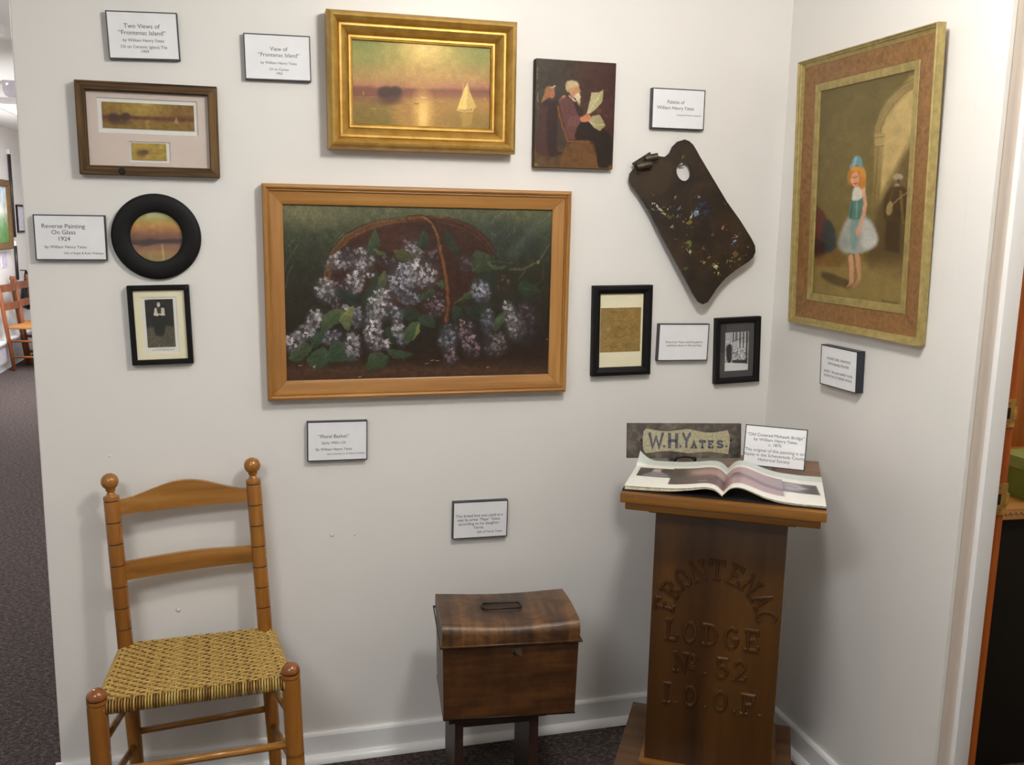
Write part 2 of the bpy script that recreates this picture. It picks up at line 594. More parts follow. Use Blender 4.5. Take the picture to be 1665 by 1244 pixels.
M['panel'] = wood('panel_wood', (120, 62, 22), (176, 98, 38), (200, 122, 54), 'z', 0.5, 0.4)
M['jambwood'] = wood('jamb_wood', (128, 58, 16), (172, 84, 26), (190, 104, 40), 'z', 1.0, 0.35)
M['brass'] = plain('brass', (168, 128, 64), 0.42, 0.5, 0.35, 0, 0.15, 60)
M['jamb'] = wall_paint('jamb_paint', (222, 208, 194), 0.3, 0.02)
M['dark'] = plain('dark_recess', (22, 17, 13), 0.8)
M['black'] = plain('black_lacquer', (15, 14, 14), 0.35, 0.5, 0, 0, 0.1)
M['glass'] = glass_mat()
M['paper'] = plain('white_card', (236, 236, 238), 0.45, 0.4, 0, 0, 0.01)
M['ink'] = plain('printed_ink', (52, 52, 58), 0.6)

XL, XR = -0.561, 1.515
o = struct(MB().box(-2.67, 3.3, -4.7, 10.2, -0.03, 0.0).build('floor', M['carpet']))
o = struct(MB().box(-2.67, 3.3, -4.7, 10.2, CEIL, CEIL + 0.05).build('ceiling', M['ceiling']))
o = struct(MB().box(XL, XR + 0.002, 0, 0.12, 0, CEIL, 0.004).build('wall_back', M['wall']))
for x_, z_, w_ in ((-0.244, 0.493, 0.0070), (0.172, 0.678, 0.0060), (0.235, 0.675, 0.0040), (-0.396, 0.933, 0.0040)):     # little chips in the plaster
    MB().lathe([(0.0003, 0.0), (w_, 0.0001), (w_ * 0.5, 0.0014), (0.0003, 0.0018)], (x_, 0.0002, z_), (x_, -1, z_), 8).build('plaster_chip', M['wall'], o)
wr = MB()
wr.box(XR, XR + 0.12, -0.84, 0.3, 0, CEIL)
wr.box(XR, XR + 0.12, -1.75, -0.84, 2.12, CEIL)
wr.box(XR, XR + 0.12, -4.7, -1.75, 0, CEIL)
struct(wr.build('wall_right', M['wall']))
struct(MB().box(-2.67, -2.55, -4.7, 10.2, 0, CEIL).build('wall_left', M['wall']))
struct(MB().box(-2.55, 3.3, -4.82, -4.7, 0, CEIL).build('wall_front', M['wall']))
struct(MB().box(-2.55, -0.4, 10.1, 10.2, 0, CEIL).build('wall_far', M['wall']))
struct(MB().box(-0.50, -0.40, 0.12, 10.1, 0, CEIL).build('wall_hall', M['wall']))
struct(MB().box(XR + 0.12, 3.3, 0.3, 0.4, 0, CEIL).build('wall_study', M['panel']))
struct(MB().box(3.3, 3.4, -4.7, 0.4, 0, CEIL).build('wall_study_side', M['wall']))
struct(MB().box(-2.55, -0.50, 3.0, 3.14, 2.235, CEIL).build('trim_3', M['wall']))

def board_profile(h=0.085, t=0.014):
    return [(0, 0), (-t, 0), (-t, h - 0.008), (-t + 0.003, h - 0.002), (-t + 0.007, h), (0, h)]
def shoe_profile(r=0.02, t=0.014):
    return [(-t, 0)] + [(-t - r * math.cos(a), r * math.sin(a)) for a in [math.pi / 2 * i / 6 for i in range(7)]]
def along_x(prof, x0, x1):
    n = len(prof)
    mb = MB()
    mb.add([(x0, y, z) for y, z in prof] + [(x1, y, z) for y, z in prof],
           [tuple(range(n)), tuple(range(2 * n - 1, n - 1, -1))] + [(i, (i + 1) % n, (i + 1) % n + n, i + n) for i in range(n)])
    return mb
b = struct(along_x(board_profile(), XL - 0.012, XR).build('baseboard_back', M['trim']))
autosmooth(along_x(shoe_profile(0.021), XL - 0.012, XR - 0.014).build('shoe_moulding', M['trim'], b), 50)
b = struct(along_x(board_profile(), 0.014, 0.776).build('baseboard_right', M['trim']))
b.location = (XR, 0, 0)
b.rotation_euler = (0, 0, R(-90))
autosmooth(along_x(shoe_profile(0.021), 0.014, 0.776).build('shoe_moulding', M['trim'], b), 50)

# door opening in the right wall: flat casing, jamb with stop, varnished rebate with strike plates
struct(MB().box(XR - 0.0022, XR + 0.01, -0.853, -0.776, 0, 2.12, 0.001).build('trim_1', M['wall']))
j = struct(MB().box(XR, 1.602, -0.851, -0.839, 0, 2.12).build('door_1', M['jamb']))
autosmooth(MB().box(1.560, 1.6025, -0.866, -0.849, 0, 2.12, 0.004).build('door_stop', M['trim'], j))
MB().box(1.6025, 1.634, -0.853, -0.839, 0, 2.12, 0.001).build('varnished_jamb', M['jambwood'], j)
for z0, z1, xa, xb in ((1.120, 1.184, 1.6035, 1.6335), (0.914, 0.988, 1.6035, 1.637)):
    p = MB()
    zc, hx0, hx1 = (z0 + z1) / 2, xa + 0.004, xa + 0.017
    p.box(xa, xb, -0.8555, -0.853, z0, zc - 0.013)
    p.box(xa, xb, -0.8555, -0.853, zc + 0.013, z1)
    p.box(xa, hx0, -0.8555, -0.853, zc - 0.013, zc + 0.013)
    p.box(hx1, xb, -0.8555, -0.853, zc - 0.013, zc + 0.013)
    p.box(xb - 0.003, xb + 0.002, -0.860, -0.853, zc - 0.014, zc + 0.014, 0.001)
    for dz in (-0.4, 0.4):
        p.rod((xa + 0.011, -0.8565, zc + dz * (z1 - z0)), (xa + 0.011, -0.854, zc + dz * (z1 - z0)), 0.0028, 10)
    pl = p.build('strike_plate', M['brass'], j)
    MB().box(hx0, hx1, -0.8540, -0.8532, zc - 0.013, zc + 0.013).build('latch_hole', M['dark'], pl)

# ceiling fixtures (out of view, they carry the light)
M['lamp_glow'] = NT('lamp_diffuser', 0.5).m
M['lamp_glow'].node_tree.nodes['Principled BSDF'].inputs['Emission Color'].default_value = (1, 0.96, 0.9, 1)
M['lamp_glow'].node_tree.nodes['Principled BSDF'].inputs['Emission Strength'].default_value = 2.0
for (x, y, sx, sy, p, c), place in zip(LAMPS, ('behind the visitor, unseen, added as fill', 'in the hall near the header', 'far down the hall', 'in the side room')):
    t = thing('ceiling_light', 'flush ceiling light ' + place, 'ceiling light', (x, y, CEIL))
    f = MB()
    a, b2 = sx / 2 + 0.03, sy / 2 + 0.03
    f.box(-a, a, -b2, -b2 + 0.03, -0.045, 0); f.box(-a, a, b2 - 0.03, b2, -0.045, 0)
    f.box(-a, -a + 0.03, -b2 + 0.03, b2 - 0.03, -0.045, 0); f.box(a - 0.03, a, -b2 + 0.03, b2 - 0.03, -0.045, 0)
    f.build('fixture_frame', M['trim'], t)
    MB().box(-sx / 2, sx / 2, -sy / 2, sy / 2, -0.042, -0.03).build('diffuser', M['lamp_glow'], t)
gx, gy, gz, gr, gl, gc = GLOBE
M['globe'] = NT('globe_glass', 0.5).m
M['globe'].node_tree.nodes['Principled BSDF'].inputs['Emission Color'].default_value = gc + (1,)
M['globe'].node_tree.nodes['Principled BSDF'].inputs['Emission Strength'].default_value = gl
t = thing('added_globe_lamp', 'unseen white globe lamp, added to light the picture wall from the front', 'lamp', (gx, gy, CEIL))
MB().lathe([(0.07, 0), (0.07, 0.02), (0.03, 0.03)], (0, 0, 0), (0, 0, -1), 20).build('canopy', M['trim'], t)
MB().rod((0, 0, -0.03), (0, 0, gz - CEIL + gr), 0.012, 10).build('stem', M['trim'], t)
MB().lathe([(max(0.001, gr * math.sin(math.pi * i / 16)), gr - gr * math.cos(math.pi * i / 16)) for i in range(17)], (0, 0, gz - CEIL + gr), (0, 0, -5), 24).build('globe', M['globe'], t)

# ================================================================== things on the walls
def wall_thing(name, label, cat, wall, a, z, rot=0, tilt=0, off=0.0, group=None):
    t = thing(name, label, cat, group=group)
    m = Euler((R(tilt), R(-rot), 0)).to_matrix().to_4x4()
    if wall == 'back':
        t.matrix_world = Matrix.Translation((a, -off, z)) @ m
    else:
        t.matrix_world = Matrix.Translation((XR - off, -a, z)) @ Matrix.Rotation(R(-90), 4, 'Z') @ m
    return t

def rails(parent, W, H, prof, mats, gap=0.0003, name='frame_rail'):
    """four mitred rails; prof: (inset from outer edge, height off the wall); mats: (horizontal, vertical)"""
    a, b = W / 2, H / 2
    out = []
    prof = list(prof) + [(prof[-1][0], 0.0)]
    n = len(prof)
    for side in range(4):
        v = []
        for e in (-1, 1):
            for d, h in prof:
                if side == 0: p = (e * (a - d - gap), -h, b - d)
                elif side == 1: p = (a - d, -h, -e * (b - d - gap))
                elif side == 2: p = (-e * (a - d - gap), -h, -(b - d))
                else: p = (-(a - d), -h, e * (b - d - gap))
                v.append(p)
        f = [(i, (i + 1) % n, (i + 1) % n + n, i + n) for i in range(n)]
        f += [tuple(range(n)), tuple(range(2 * n - 1, n - 1, -1))]
        o = MB().add(v, f).build(name, mats[0] if side % 2 == 0 else mats[1], parent)
        autosmooth(o, 28)
        out.append(o)
    return out

# ---------------------------------------------------------------- caption holders
M['holder'] = plain('holder_edge', (38, 42, 50), 0.4)
LW, LH, LD = 0.163, 0.111, 0.017
def caption(name_label, wall, a, z, rot, lines, tilt=0, W=LW, H=LH, D=LD, ts=0.88):
    t = wall_thing('caption_card', name_label, 'sign', wall, a, z, rot, tilt, 0.0021 if tilt else 0.0002, 'white caption cards')
    h = MB()
    w = 0.0026
    h.box(-W / 2, W / 2, -D + 0.001, 0, -H / 2, H / 2)
    h.box(-W / 2, W / 2, -D - 0.0006, -D + 0.001, H / 2 - w, H / 2)
    h.box(-W / 2, W / 2, -D - 0.0006, -D + 0.001, -H / 2, -H / 2 + w)
    h.box(-W / 2, -W / 2 + w, -D - 0.0006, -D + 0.001, -H / 2 + w, H / 2 - w)
    h.box(W / 2 - w, W / 2, -D - 0.0006, -D + 0.001, -H / 2 + w, H / 2 - w)
    h.build('holder', M['holder'], t)
    MB().box(-W / 2 + w, W / 2 - w, -D, -D + 0.001, -H / 2 + w, H / 2 - w).build('paper_card', M['paper'], t)
    if lines:
        text_mesh([(s_, x, zz, sz * ts, al) for s_, x, zz, sz, al in lines], (q := MB()), -D - 0.0003)
        q.build('lettering', M['ink'], t, fix=False)
    return t
C_ = 'CENTER'
caption('white caption card headed Two Views of Frontenac Island', 'back', -0.265, 1.985, 2.0, [
    ('Two Views of', -0.002, 0.017, 0.0165, C_), ('“Frontenac Island”', -0.002, 0.0015, 0.0165, C_), ('by William Henry Yates', 0, -0.0145, 0.0112, C_),
    ('Oil on Ceramic (glass) Tile', 0, -0.0295, 0.0112, C_), ('1909', 0.001, -0.0405, 0.0112, C_)])
caption('white caption card headed View of Frontenac Island, left of the gold frame', 'back', 0.052, 1.954, 1.0, [
    ('View of', 0.003, 0.016, 0.0155, C_), ('“Frontenac Island”', 0.003, 0.0015, 0.0155, C_), ('by William Henry Yates', 0.002, -0.0165, 0.0105, C_),
    ('Oil on Canvas', 0.002, -0.0315, 0.0095, C_), ('1902', 0.002, -0.0415, 0.0095, C_)])
caption('white caption card headed Reverse Painting On Glass', 'back', -0.455, 1.496, 0.3, [
    ('Reverse Painting', -0.015, 0.023, 0.0168, C_), ('On Glass', -0.015, 0.008, 0.0168, C_), ('1924', -0.015, -0.008, 0.0168, C_),
    ('by William Henry Yates', -0.012, -0.026, 0.0112, C_), ('Gift of Ralph & Ruth Webster', 0.074, -0.0405, 0.0085, 'RIGHT')])
caption('white caption card headed Palette of William Henry Yates', 'back', 1.159, 1.883, 0.4, [
    ('Palette of', -0.009, 0.014, 0.0155, C_), ('William Henry Yates', -0.009, -0.002, 0.0155, C_), ('Donated by Robert Dickinson', 0.071, -0.0185, 0.007, 'RIGHT')])
caption('white caption card with two small lines under the palette, between two black frames', 'back', 1.212, 1.212, -0.6, [
    ('Note how Yates used his palette', 0.002, -0.002, 0.0098, C_), ('exhibited above in this painting', 0.002, -0.012, 0.0098, C_)], ts=0.93)
caption('white caption card headed Floral Basket, under the lilac painting', 'back', 0.189, 0.953, -0.5, [
    ('“Floral Basket”', -0.010, 0.009, 0.0158, C_), ('Early 1900’s Oil', -0.010, -0.008, 0.0115, C_), ('By William Henry Yates', -0.010, -0.026, 0.0115, C_),
    ('Gift of Gordon C. & Wilma E. Palmer', 0.075, -0.0385, 0.0077, 'RIGHT')])
caption('white caption card about the bread box, above the tin box', 'back', 0.596, 0.701, -0.6, [
    ('This bread box was used as a', -0.003, 0.009, 0.0112, C_), ('seat by artist “Papa” Yates,', -0.004, -0.003, 0.0112, C_), ('according to his daughter', -0.004, -0.015, 0.0112, C_),
    ('Verna.', -0.004, -0.027, 0.0112, C_), ('Gift of Verna Yates', 0.066, -0.0405, 0.0092, 'RIGHT')], ts=1.06)
caption('white caption card with four lines of capitals, under the dancing girl painting', 'right', 0.388, 1.186, 0.4, [
    ('YOUNG GIRL DANCING', 0.0, 0.018, 0.0098, C_), ('WITH BANJO PLAYER', 0.0, 0.004, 0.0098, C_),
    ('ARTIST - WILLIAM HENRY YATES', 0.0, -0.018, 0.0088, C_), ('DONATION OF SIDNEY WOLFE', 0.0, -0.030, 0.0088, C_)], D=0.022, tilt=2, ts=1.0)

# ---------------------------------------------------------------- materials for frames
M['oil'] = attr_mat('oil_paint', 0.45, 0.25, 0.0, 0.12)
M['photo'] = attr_mat('photo_print', 0.4, 0.3)
M['gold'] = (lambda k: (k.l(k.ramp(k.noise(k.coords(), 30, 4), [(0.3, (172, 134, 62)), (0.7, (200, 164, 88))]), k.b.inputs['Base Color']), k.bump(k.noise(k.coords(), 300, 3), 0.05, 0.001), k.m)[-1])(NT('gilt', 0.47, 0.5, 0.65))
M['oldgold'] = plain('worn_gilt', (160, 142, 88), 0.48, 0.5, 0.35, 0, 0.1, 60, 0.3)
M['burl'] = (lambda k: (k.l(k.ramp(k.noise(k.coords(), 70, 6, 0.7, 0.8), [(0.3, (104, 70, 34)), (0.5, (130, 92, 50)), (0.72, (150, 110, 64))]), k.b.inputs['Base Color']), k.m)[-1])(NT('burl_band', 0.5))
for ax in 'xz':
    M['honey' + ax] = wood('honey_wood_' + ax, (140, 94, 42), (162, 114, 56), (178, 132, 72), ax, 1.2, 0.38, 0.1, 60, 0.06)
    M['barn' + ax] = wood('barn_wood_' + ax, (36, 25, 14), (78, 58, 36), (112, 86, 54), ax, 1.6, 0.8, 0, 90, 1.0, 0.3, 0.09)
M['blackframe'] = plain('black_frame', (11, 10, 10), 0.55, 0.25, 0, 0, 0.15, 50)
M['matpink'] = plain('pink_mat', (216, 200, 190), 0.8, 0.2, 0, 0, 0.01)
M['matcream'] = plain('cream_mat', (240, 232, 200), 0.8, 0.2, 0, 0, 0.01)
M['matwhite'] = plain('white_mount', (232, 230, 224), 0.8, 0.2, 0, 0, 0.01)
M['matgrey'] = plain('grey_mat', (74, 72, 70), 0.8, 0.2, 0, 0, 0.02)
M['backing'] = plain('backing_board', (90, 72, 52), 0.9)

def mat_board(parent, W, H, holes, y, mat, t=0.0015, name='mat_board'):
    """mat W x H with rectangular openings (cx, cz, w, h) stacked one above another"""
    mb = MB()
    holes = sorted(holes, key=lambda q: -q[1])
    top = H / 2
    for cx, cz, w, h in holes:
        z1, z0 = cz + h / 2, cz - h / 2
        mb.box(-W / 2, W / 2, y, y + t, z1, top)
        mb.box(-W / 2, cx - w / 2, y, y + t, z0, z1)
        mb.box(cx + w / 2, W / 2, y, y + t, z0, z1)
        top = z0
    mb.box(-W / 2, W / 2, y, y + t, -H / 2, top)
    return mb.build(name, mat, parent)
def pane(parent, W, H, y):
    return MB().add([(-W / 2, y, -H / 2), (W / 2, y, -H / 2), (W / 2, y, H / 2), (-W / 2, y, H / 2)], [(0, 1, 2, 3)]).build('glass_pane', M['glass'], parent, fix=False)

# ---------------------------------------------------------------- gold frame: sunset lake with a sailboat
t = wall_thing('framed_painting', 'wide gilt frame around a golden lake sunset with one sailboat', 'painting', 'back', 0.421, 1.906, 0.4, 1.0, 0.0034)
rails(t, 0.497, 0.340, [(0, 0), (0, .046), (.004, .058), (.010, .066), (.016, .068), (.022, .063), (.027, .053), (.0285, .048), (.031, .051), (.036, .051), (.043, .046), (.049, .037), (.053, .029), (.0545, .026), (.056, .030), (.061, .030), (.0625, .026), (.065, .027), (.066, .024), (.066, .018)], (M['gold'], M['gold']))
P = Paint([(650, 208), (1403, 250), (1392, 685), (648, 658)], 250, 146)
P.rows([(208, (122, 128, 62)), (330, (140, 134, 68)), (420, (160, 126, 74)), (455, (160, 104, 78)), (480, (120, 76, 58)), (515, (124, 88, 56)), (560, (124, 100, 46)), (680, (112, 96, 36))])
P.blob(1045, 250, 170, 150, (214, 176, 92), 0.75, 0, 1.4)
P.blob(1045, 235, 90, 80, (236, 206, 128), 0.7, 0, 1.4)
P.blob(1060, 400, 260, 60, (186, 138, 80), 0.45, 0, 1.5)
P.noise(9, 0.03)
P.poly([(640, 462), (760, 456), (800, 466), (1400, 480), (1400, 514), (1000, 512), (640, 510)], (112, 68, 50), 0.85, 14)
P.poly([(915, 515), (1400, 516), (1400, 640), (1330, 690), (900, 680)], (190, 136, 70), 0.55, 70)
P.blob(1030, 590, 45, 95, (222, 176, 96), 0.85, 0, 1.3)
P.blob(1030, 620, 22, 60, (240, 206, 130), 0.6, 0, 1.2)
for k in range(90):
    x, y = random.gauss(1030, 90), random.uniform(525, 690)
    P.line([(x - 14, y), (x + 14, y + 1)], 2, (226, 182, 102), 0.3, 2)
P.blob(1300, 640, 150, 50, (110, 92, 40), 0.5, 0, 1.4)
P.blob(855, 500, 62, 38, (74, 48, 34), 0.9, 0, 0.5)
P.blob(830, 485, 40, 28, (62, 42, 30), 0.9, 0, 0.5); P.blob(885, 482, 32, 26, (62, 42, 30), 0.9, 0, 0.5)
P.blob(855, 535, 60, 18, (84, 56, 34), 0.7, 0, 1.0)
P.line([(650, 512), (790, 512)], 2, (190, 130, 96), 0.5); P.line([(1020, 514), (1050, 514)], 3, (250, 220, 190), 0.7)
P.poly([(1270, 440), (1252, 470), (1214, 576), (1262, 580)], (226, 196, 112), 0.95, 4)
P.poly([(1273, 442), (1282, 480), (1318, 566), (1270, 580), (1258, 560)], (204, 170, 92), 0.9, 4, None, (0, 1), True)
P.line([(1248, 436), (1242, 580)], 3, (210, 178, 100), 0.8, 2); P.line([(1272, 436), (1262, 582)], 2.5, (240, 214, 140), 0.8, 2)
P.line([(1212, 580), (1250, 590), (1296, 585), (1302, 572)], 6, (206, 176, 116), 0.9, 3)
P.poly([(1228, 600), (1300, 596), (1286, 660), (1240, 672)], (196, 158, 78), 0.4, 16)
for x, y in ((714, 494), (1365, 520)):
    P.line([(x, y - 8), (x, y + 8)], 3, (220, 180, 130), 0.7)
P.line([(756, 574), (780, 576)], 3, (210, 170, 120), 0.6); P.line([(985, 547), (1005, 548)], 4, (90, 66, 40), 0.7)
P.noise(2, 0.03)
P.sheet('canvas', 0.372, 0.212, -0.019, M['oil'], t, 1.1)

# ---------------------------------------------------------------- honey frame: basket of lilacs
t = wall_thing('framed_painting', 'large honey-coloured wooden frame around a dark painting of lilacs in a basket', 'painting', 'back', 0.423, 1.358, 0.15, 0.4, 0.0022)
rails(t, 0.836, 0.569, [(0, 0), (0, .030), (.003, .035), (.008, .037), (.012, .034), (.0128, .030), (.0165, .0315), (.018, .028), (.0185, .0255), (.049, .021), (.0515, .0195), (.0515, .012)], (M['honeyx'], M['honeyz']))
P = Paint([(176, 152), (1483, 182), (1470, 975), (200, 1012)], 640, 406, (44, 44, 28))
P.rows([(150, (100, 98, 66)), (240, (76, 78, 52)), (330, (58, 62, 42)), (480, (44, 44, 30)), (640, (44, 38, 26)), (780, (40, 30, 22)), (900, (46, 32, 22)), (960, (76, 50, 32)), (1010, (66, 42, 28))])
P.blob(300, 200, 170, 60, (128, 120, 84), 0.5, 0, 1.4)
P.blob(1330, 200, 120, 50, (108, 104, 58), 0.5, 0, 1.4)
P.blob(1250, 330, 200, 120, (46, 56, 50), 0.6, 0, 1.2)
P.blob(1300, 560, 170, 180, (40, 38, 26), 0.6, 0, 1.2)
for k in range(520):
    x, y = random.uniform(176, 1483), random.uniform(160, 460)
    if 560 < x < 1180 and y > 235:
        continue
    L = random.uniform(25, 70); s_ = random.gauss(0, 16)
    c = random.choice([(84, 94, 58), (66, 78, 46), (112, 116, 78), (50, 62, 38), (74, 88, 60)])
    if y > 330:
        c = tuple(v * 0.8 for v in c)
    P.line([(x, y + L / 2), (x + s_ * 0.4, y), (x + s_, y - L / 2)], 2.6, c, random.uniform(0.15, 0.5), 2.5)
P.line([(1465, 210), (1380, 290), (1290, 400)], 34, (96, 108, 98), 0.35, 50)
for a, b2 in (((190, 480), (260, 350)), ((200, 560), (230, 450)), ((480, 300), (430, 360)), ((190, 390), (240, 330)), ((1190, 250), (1240, 200)), ((1020, 260), (1050, 210))):
    P.line([a, ((a[0] + b2[0]) / 2 - 10, (a[1] + b2[1]) / 2), b2], 3, (120, 128, 88), 0.5, 2)
# basket: dark woven inside, rim, arched handle
P.poly([(380, 520), (400, 420), (450, 340), (540, 270), (680, 232), (820, 215), (960, 218), (1080, 250), (1160, 310), (1205, 380), (1140, 470), (1060, 620), (960, 700), (700, 640), (450, 560)], (58, 32, 22), 0.95, 14)
P.blob(690, 320, 120, 60, (78, 44, 28), 0.6, 0, 1.2)
for k in range(240):
    x, y = random.uniform(560, 1160), random.uniform(240, 430)
    if (x - 820) ** 2 / 360 ** 2 + (y - 430) ** 2 / 200 ** 2 < 1:
        P.line([(x - 18, y + 2), (x, y - 2), (x + 18, y + 2)], 3, random.choice([(84, 46, 28), (50, 26, 18), (96, 56, 32)]), 0.4, 2.5)
rim = [(386, 560), (388, 500), (402, 430), (430, 370), (480, 316), (560, 270), (660, 240), (760, 226), (860, 218)]
for d, c in ((0, (118, 78, 34)), (9, (92, 56, 26)), (18, (112, 68, 32)), (26, (72, 42, 22))):
    P.line([(x + d, y + d * 0.8) for x, y in rim], 8, c, 0.85, 4)
for k in range(len(rim) * 6):
    q = k / 6
    i = min(int(q), len(rim) - 2); f = q - i
    x, y = rim[i][0] * (1 - f) + rim[i + 1][0] * f, rim[i][1] * (1 - f) + rim[i + 1][1] * f
    P.line([(x - 4, y + 3), (x + 22, y + 12)], 3, (166, 118, 52), 0.4, 2)
rim2 = [(860, 218), (960, 226), (1040, 246), (1110, 280), (1165, 330), (1200, 385)]
for d, c in ((0, (86, 48, 26)), (10, (64, 34, 20)), (20, (78, 44, 24))):
    P.line([(x - d * 0.3, y + d) for x, y in rim2], 8, c, 0.8, 5)
def leaf(pts, c, c2, a=0.92, vein=True):
    P.poly(pts, c, a, 5, c2, (0.4, 1))
    if vein:
        P.line([pts[0], pts[len(pts) // 2]], 2.5, tuple(min(255, v * 1.35) for v in c), 0.5, 3)
LEAVES = [
    ([(628, 275), (600, 340), (590, 400), (640, 385), (652, 330)], (66, 82, 54), (46, 58, 40)),
    ([(865, 280), (830, 330), (838, 365), (870, 376), (892, 335)], (52, 64, 46), (38, 46, 34)),
    ([(970, 280), (960, 330), (1010, 400), (1050, 420), (1020, 340)], (44, 52, 36), (38, 44, 30)),
    ([(620, 370), (640, 400), (690, 412), (675, 385)], (80, 94, 56), (60, 74, 44)),
    ([(720, 380), (740, 420), (800, 440), (830, 415), (770, 375)], (78, 78, 40), (60, 64, 36)),
    ([(680, 478), (635, 520), (632, 570), (665, 570), (690, 520)], (86, 94, 56), (50, 64, 38)),
    ([(418, 562), (460, 620), (520, 636), (560, 600), (500, 566)], (44, 54, 42), (34, 42, 34)),
    ([(925, 540), (950, 565), (985, 550), (960, 515)], (72, 90, 56), (50, 66, 42)),
    ([(640, 470), (600, 560), (560, 620), (600, 680), (640, 600)], (46, 60, 42), (36, 46, 34)),
    ([(370, 790), (378, 700), (430, 660), (480, 670), (470, 720), (420, 750)], (80, 94, 56), (56, 72, 44)),
    ([(527, 645), (480, 680), (456, 715), (500, 770), (520, 720)], (112, 116, 66), (84, 94, 54)),
    ([(325, 840), (322, 790), (370, 770), (390, 800), (350, 850)], (54, 74, 48), (46, 62, 42)),
    ([(215, 900), (240, 850), (290, 822), (328, 850), (290, 900), (250, 916)], (70, 86, 50), (54, 70, 42)),
    ([(300, 915), (330, 870), (380, 845), (410, 880), (400, 925), (350, 958)], (62, 82, 54), (52, 72, 48)),
    ([(405, 915), (404, 860), (440, 815), (500, 830), (520, 880), (545, 908), (470, 916)], (58, 78, 52), (46, 64, 44)),
    ([(590, 960), (600, 890), (650, 870), (700, 890), (690, 930), (650, 950)], (60, 78, 48), (48, 64, 40)),
    ([(690, 855), (720, 900), (770, 898), (822, 880), (760, 860)], (60, 78, 48), (48, 62, 40)),
    ([(780, 835), (776, 770), (800, 735), (845, 720), (846, 770), (815, 810)], (64, 84, 50), (52, 70, 42)),
    ([(846, 720), (850, 770), (815, 812), (832, 760)], (120, 130, 56), (92, 104, 46)),
    ([(840, 700), (870, 690), (915, 700), (920, 750), (880, 745), (846, 730)], (52, 66, 46), (42, 52, 38)),
    ([(745, 680), (780, 650), (830, 660), (850, 690), (800, 720)], (46, 58, 42), (38, 48, 36)),
    ([(680, 760), (720, 740), (760, 780), (740, 830), (700, 820)], (50, 66, 44), (40, 52, 36)),
    ([(840, 620), (850, 590), (910, 560), (918, 590), (880, 612)], (60, 76, 48), (48, 62, 40)),
    ([(1010, 640), (1050, 600), (1100, 568), (1115, 600), (1080, 612)], (72, 86, 52), (52, 64, 40)),
    ([(1100, 480), (1090, 420), (1120, 380), (1180, 400), (1190, 470), (1140, 488)], (60, 72, 44), (52, 62, 38)),
    ([(1175, 430), (1200, 450), (1280, 450), (1290, 440), (1240, 470), (1190, 465)], (92, 96, 56), (64, 72, 44)),
    ([(1130, 490), (1170, 480), (1225, 530), (1210, 570), (1150, 540)], (40, 52, 36), (36, 44, 32)),
    ([(1320, 560), (1340, 525), (1400, 545), (1430, 575), (1380, 600), (1340, 595)], (48, 60, 38), (40, 50, 32)),
    ([(1265, 675), (1225, 690), (1200, 740), (1210, 770), (1250, 730)], (78, 94, 58), (60, 74, 46)),
    ([(1010, 650), (1000, 700), (1020, 720), (1050, 680), (1040, 650)], (46, 60, 44), (38, 48, 36)),
    ([(1050, 650), (1150, 640), (1200, 700), (1110, 720)], (40, 50, 38), (36, 42, 32)),
]
def lilac(x, y, rx, ry, ang, n, tint, bright):
    P.blob(x, y, rx * 1.05, ry * 1.05, tuple(v * 0.42 for v in tint), 0.7, ang, 0.7)
    c, s_ = math.cos(R(ang)), math.sin(R(ang))
    for k in range(n):
        a, q = random.uniform(0, 6.283), math.sqrt(random.random())
        dx, dy = rx * q * math.cos(a), ry * q * math.sin(a)
        px, py = x + dx * c - dy * s_, y + dx * s_ + dy * c
        lit = bright * (1.0 - 0.28 * q) * (1.05 - 0.25 * (py - y) / max(ry, 1)) * random.uniform(0.5, 1.3)
        col = tuple(min(240, v * lit) for v in tint)
        b0 = random.uniform(0, 1.57)
        for j in range(4):
            w = b0 + j * 1.571
            P.blob(px + 5.0 * math.cos(w), py + 5.0 * math.sin(w), 4.3, 2.1, col, 0.92, math.degrees(w), 0.7)
        P.blob(px, py, 1.6, 1.6, tuple(v * 0.5 for v in col), 0.8, 0, 0.6)
LIL = (188, 180, 182)
GREY = (160, 160, 172)
ROSE = (126, 102, 106)
for a in ((460, 430, 70, 44, -18, 40, LIL, 1.05), (570, 425, 55, 62, 20, 46, LIL, 1.02), (500, 400, 40, 34, 0, 12, ROSE, 0.9), (690, 430, 42, 30, 0, 14, ROSE, 1.0),
          (610, 498, 20, 12, 10, 6, LIL, 1.1), (820, 375, 52, 44, 10, 26, LIL, 0.9), (785, 335, 22, 20, 0, 7, ROSE, 1.0), (910, 405, 26, 38, 10, 14, ROSE, 0.85)):
    lilac(*a)
for pts, c, c2 in LEAVES[:9]:
    leaf(pts, c, c2)
for a in ((534, 530, 44, 58, 10, 44, LIL, 1.0), (390, 565, 50, 56, 0, 52, LIL, 1.02), (450, 545, 30, 24, 0, 10, ROSE, 1.0),
          (760, 520, 66, 80, 10, 90, GREY, 1.12), (850, 490, 80, 66, 25, 90, LIL, 1.02), (800, 610, 56, 30, 0, 26, GREY, 0.85), (930, 640, 56, 62, 0, 40, ROSE, 1.0),
          (655, 640, 58, 82, 22, 84, LIL, 1.02), (440, 628, 32, 26, 0, 10, ROSE, 1.1), (485, 655, 20, 14, 0, 7, LIL, 1.15), (545, 700, 28, 56, 0, 24, GREY, 0.95)):
    lilac(*a)
for pts, c, c2 in LEAVES[9:22]:
    leaf(pts, c, c2)
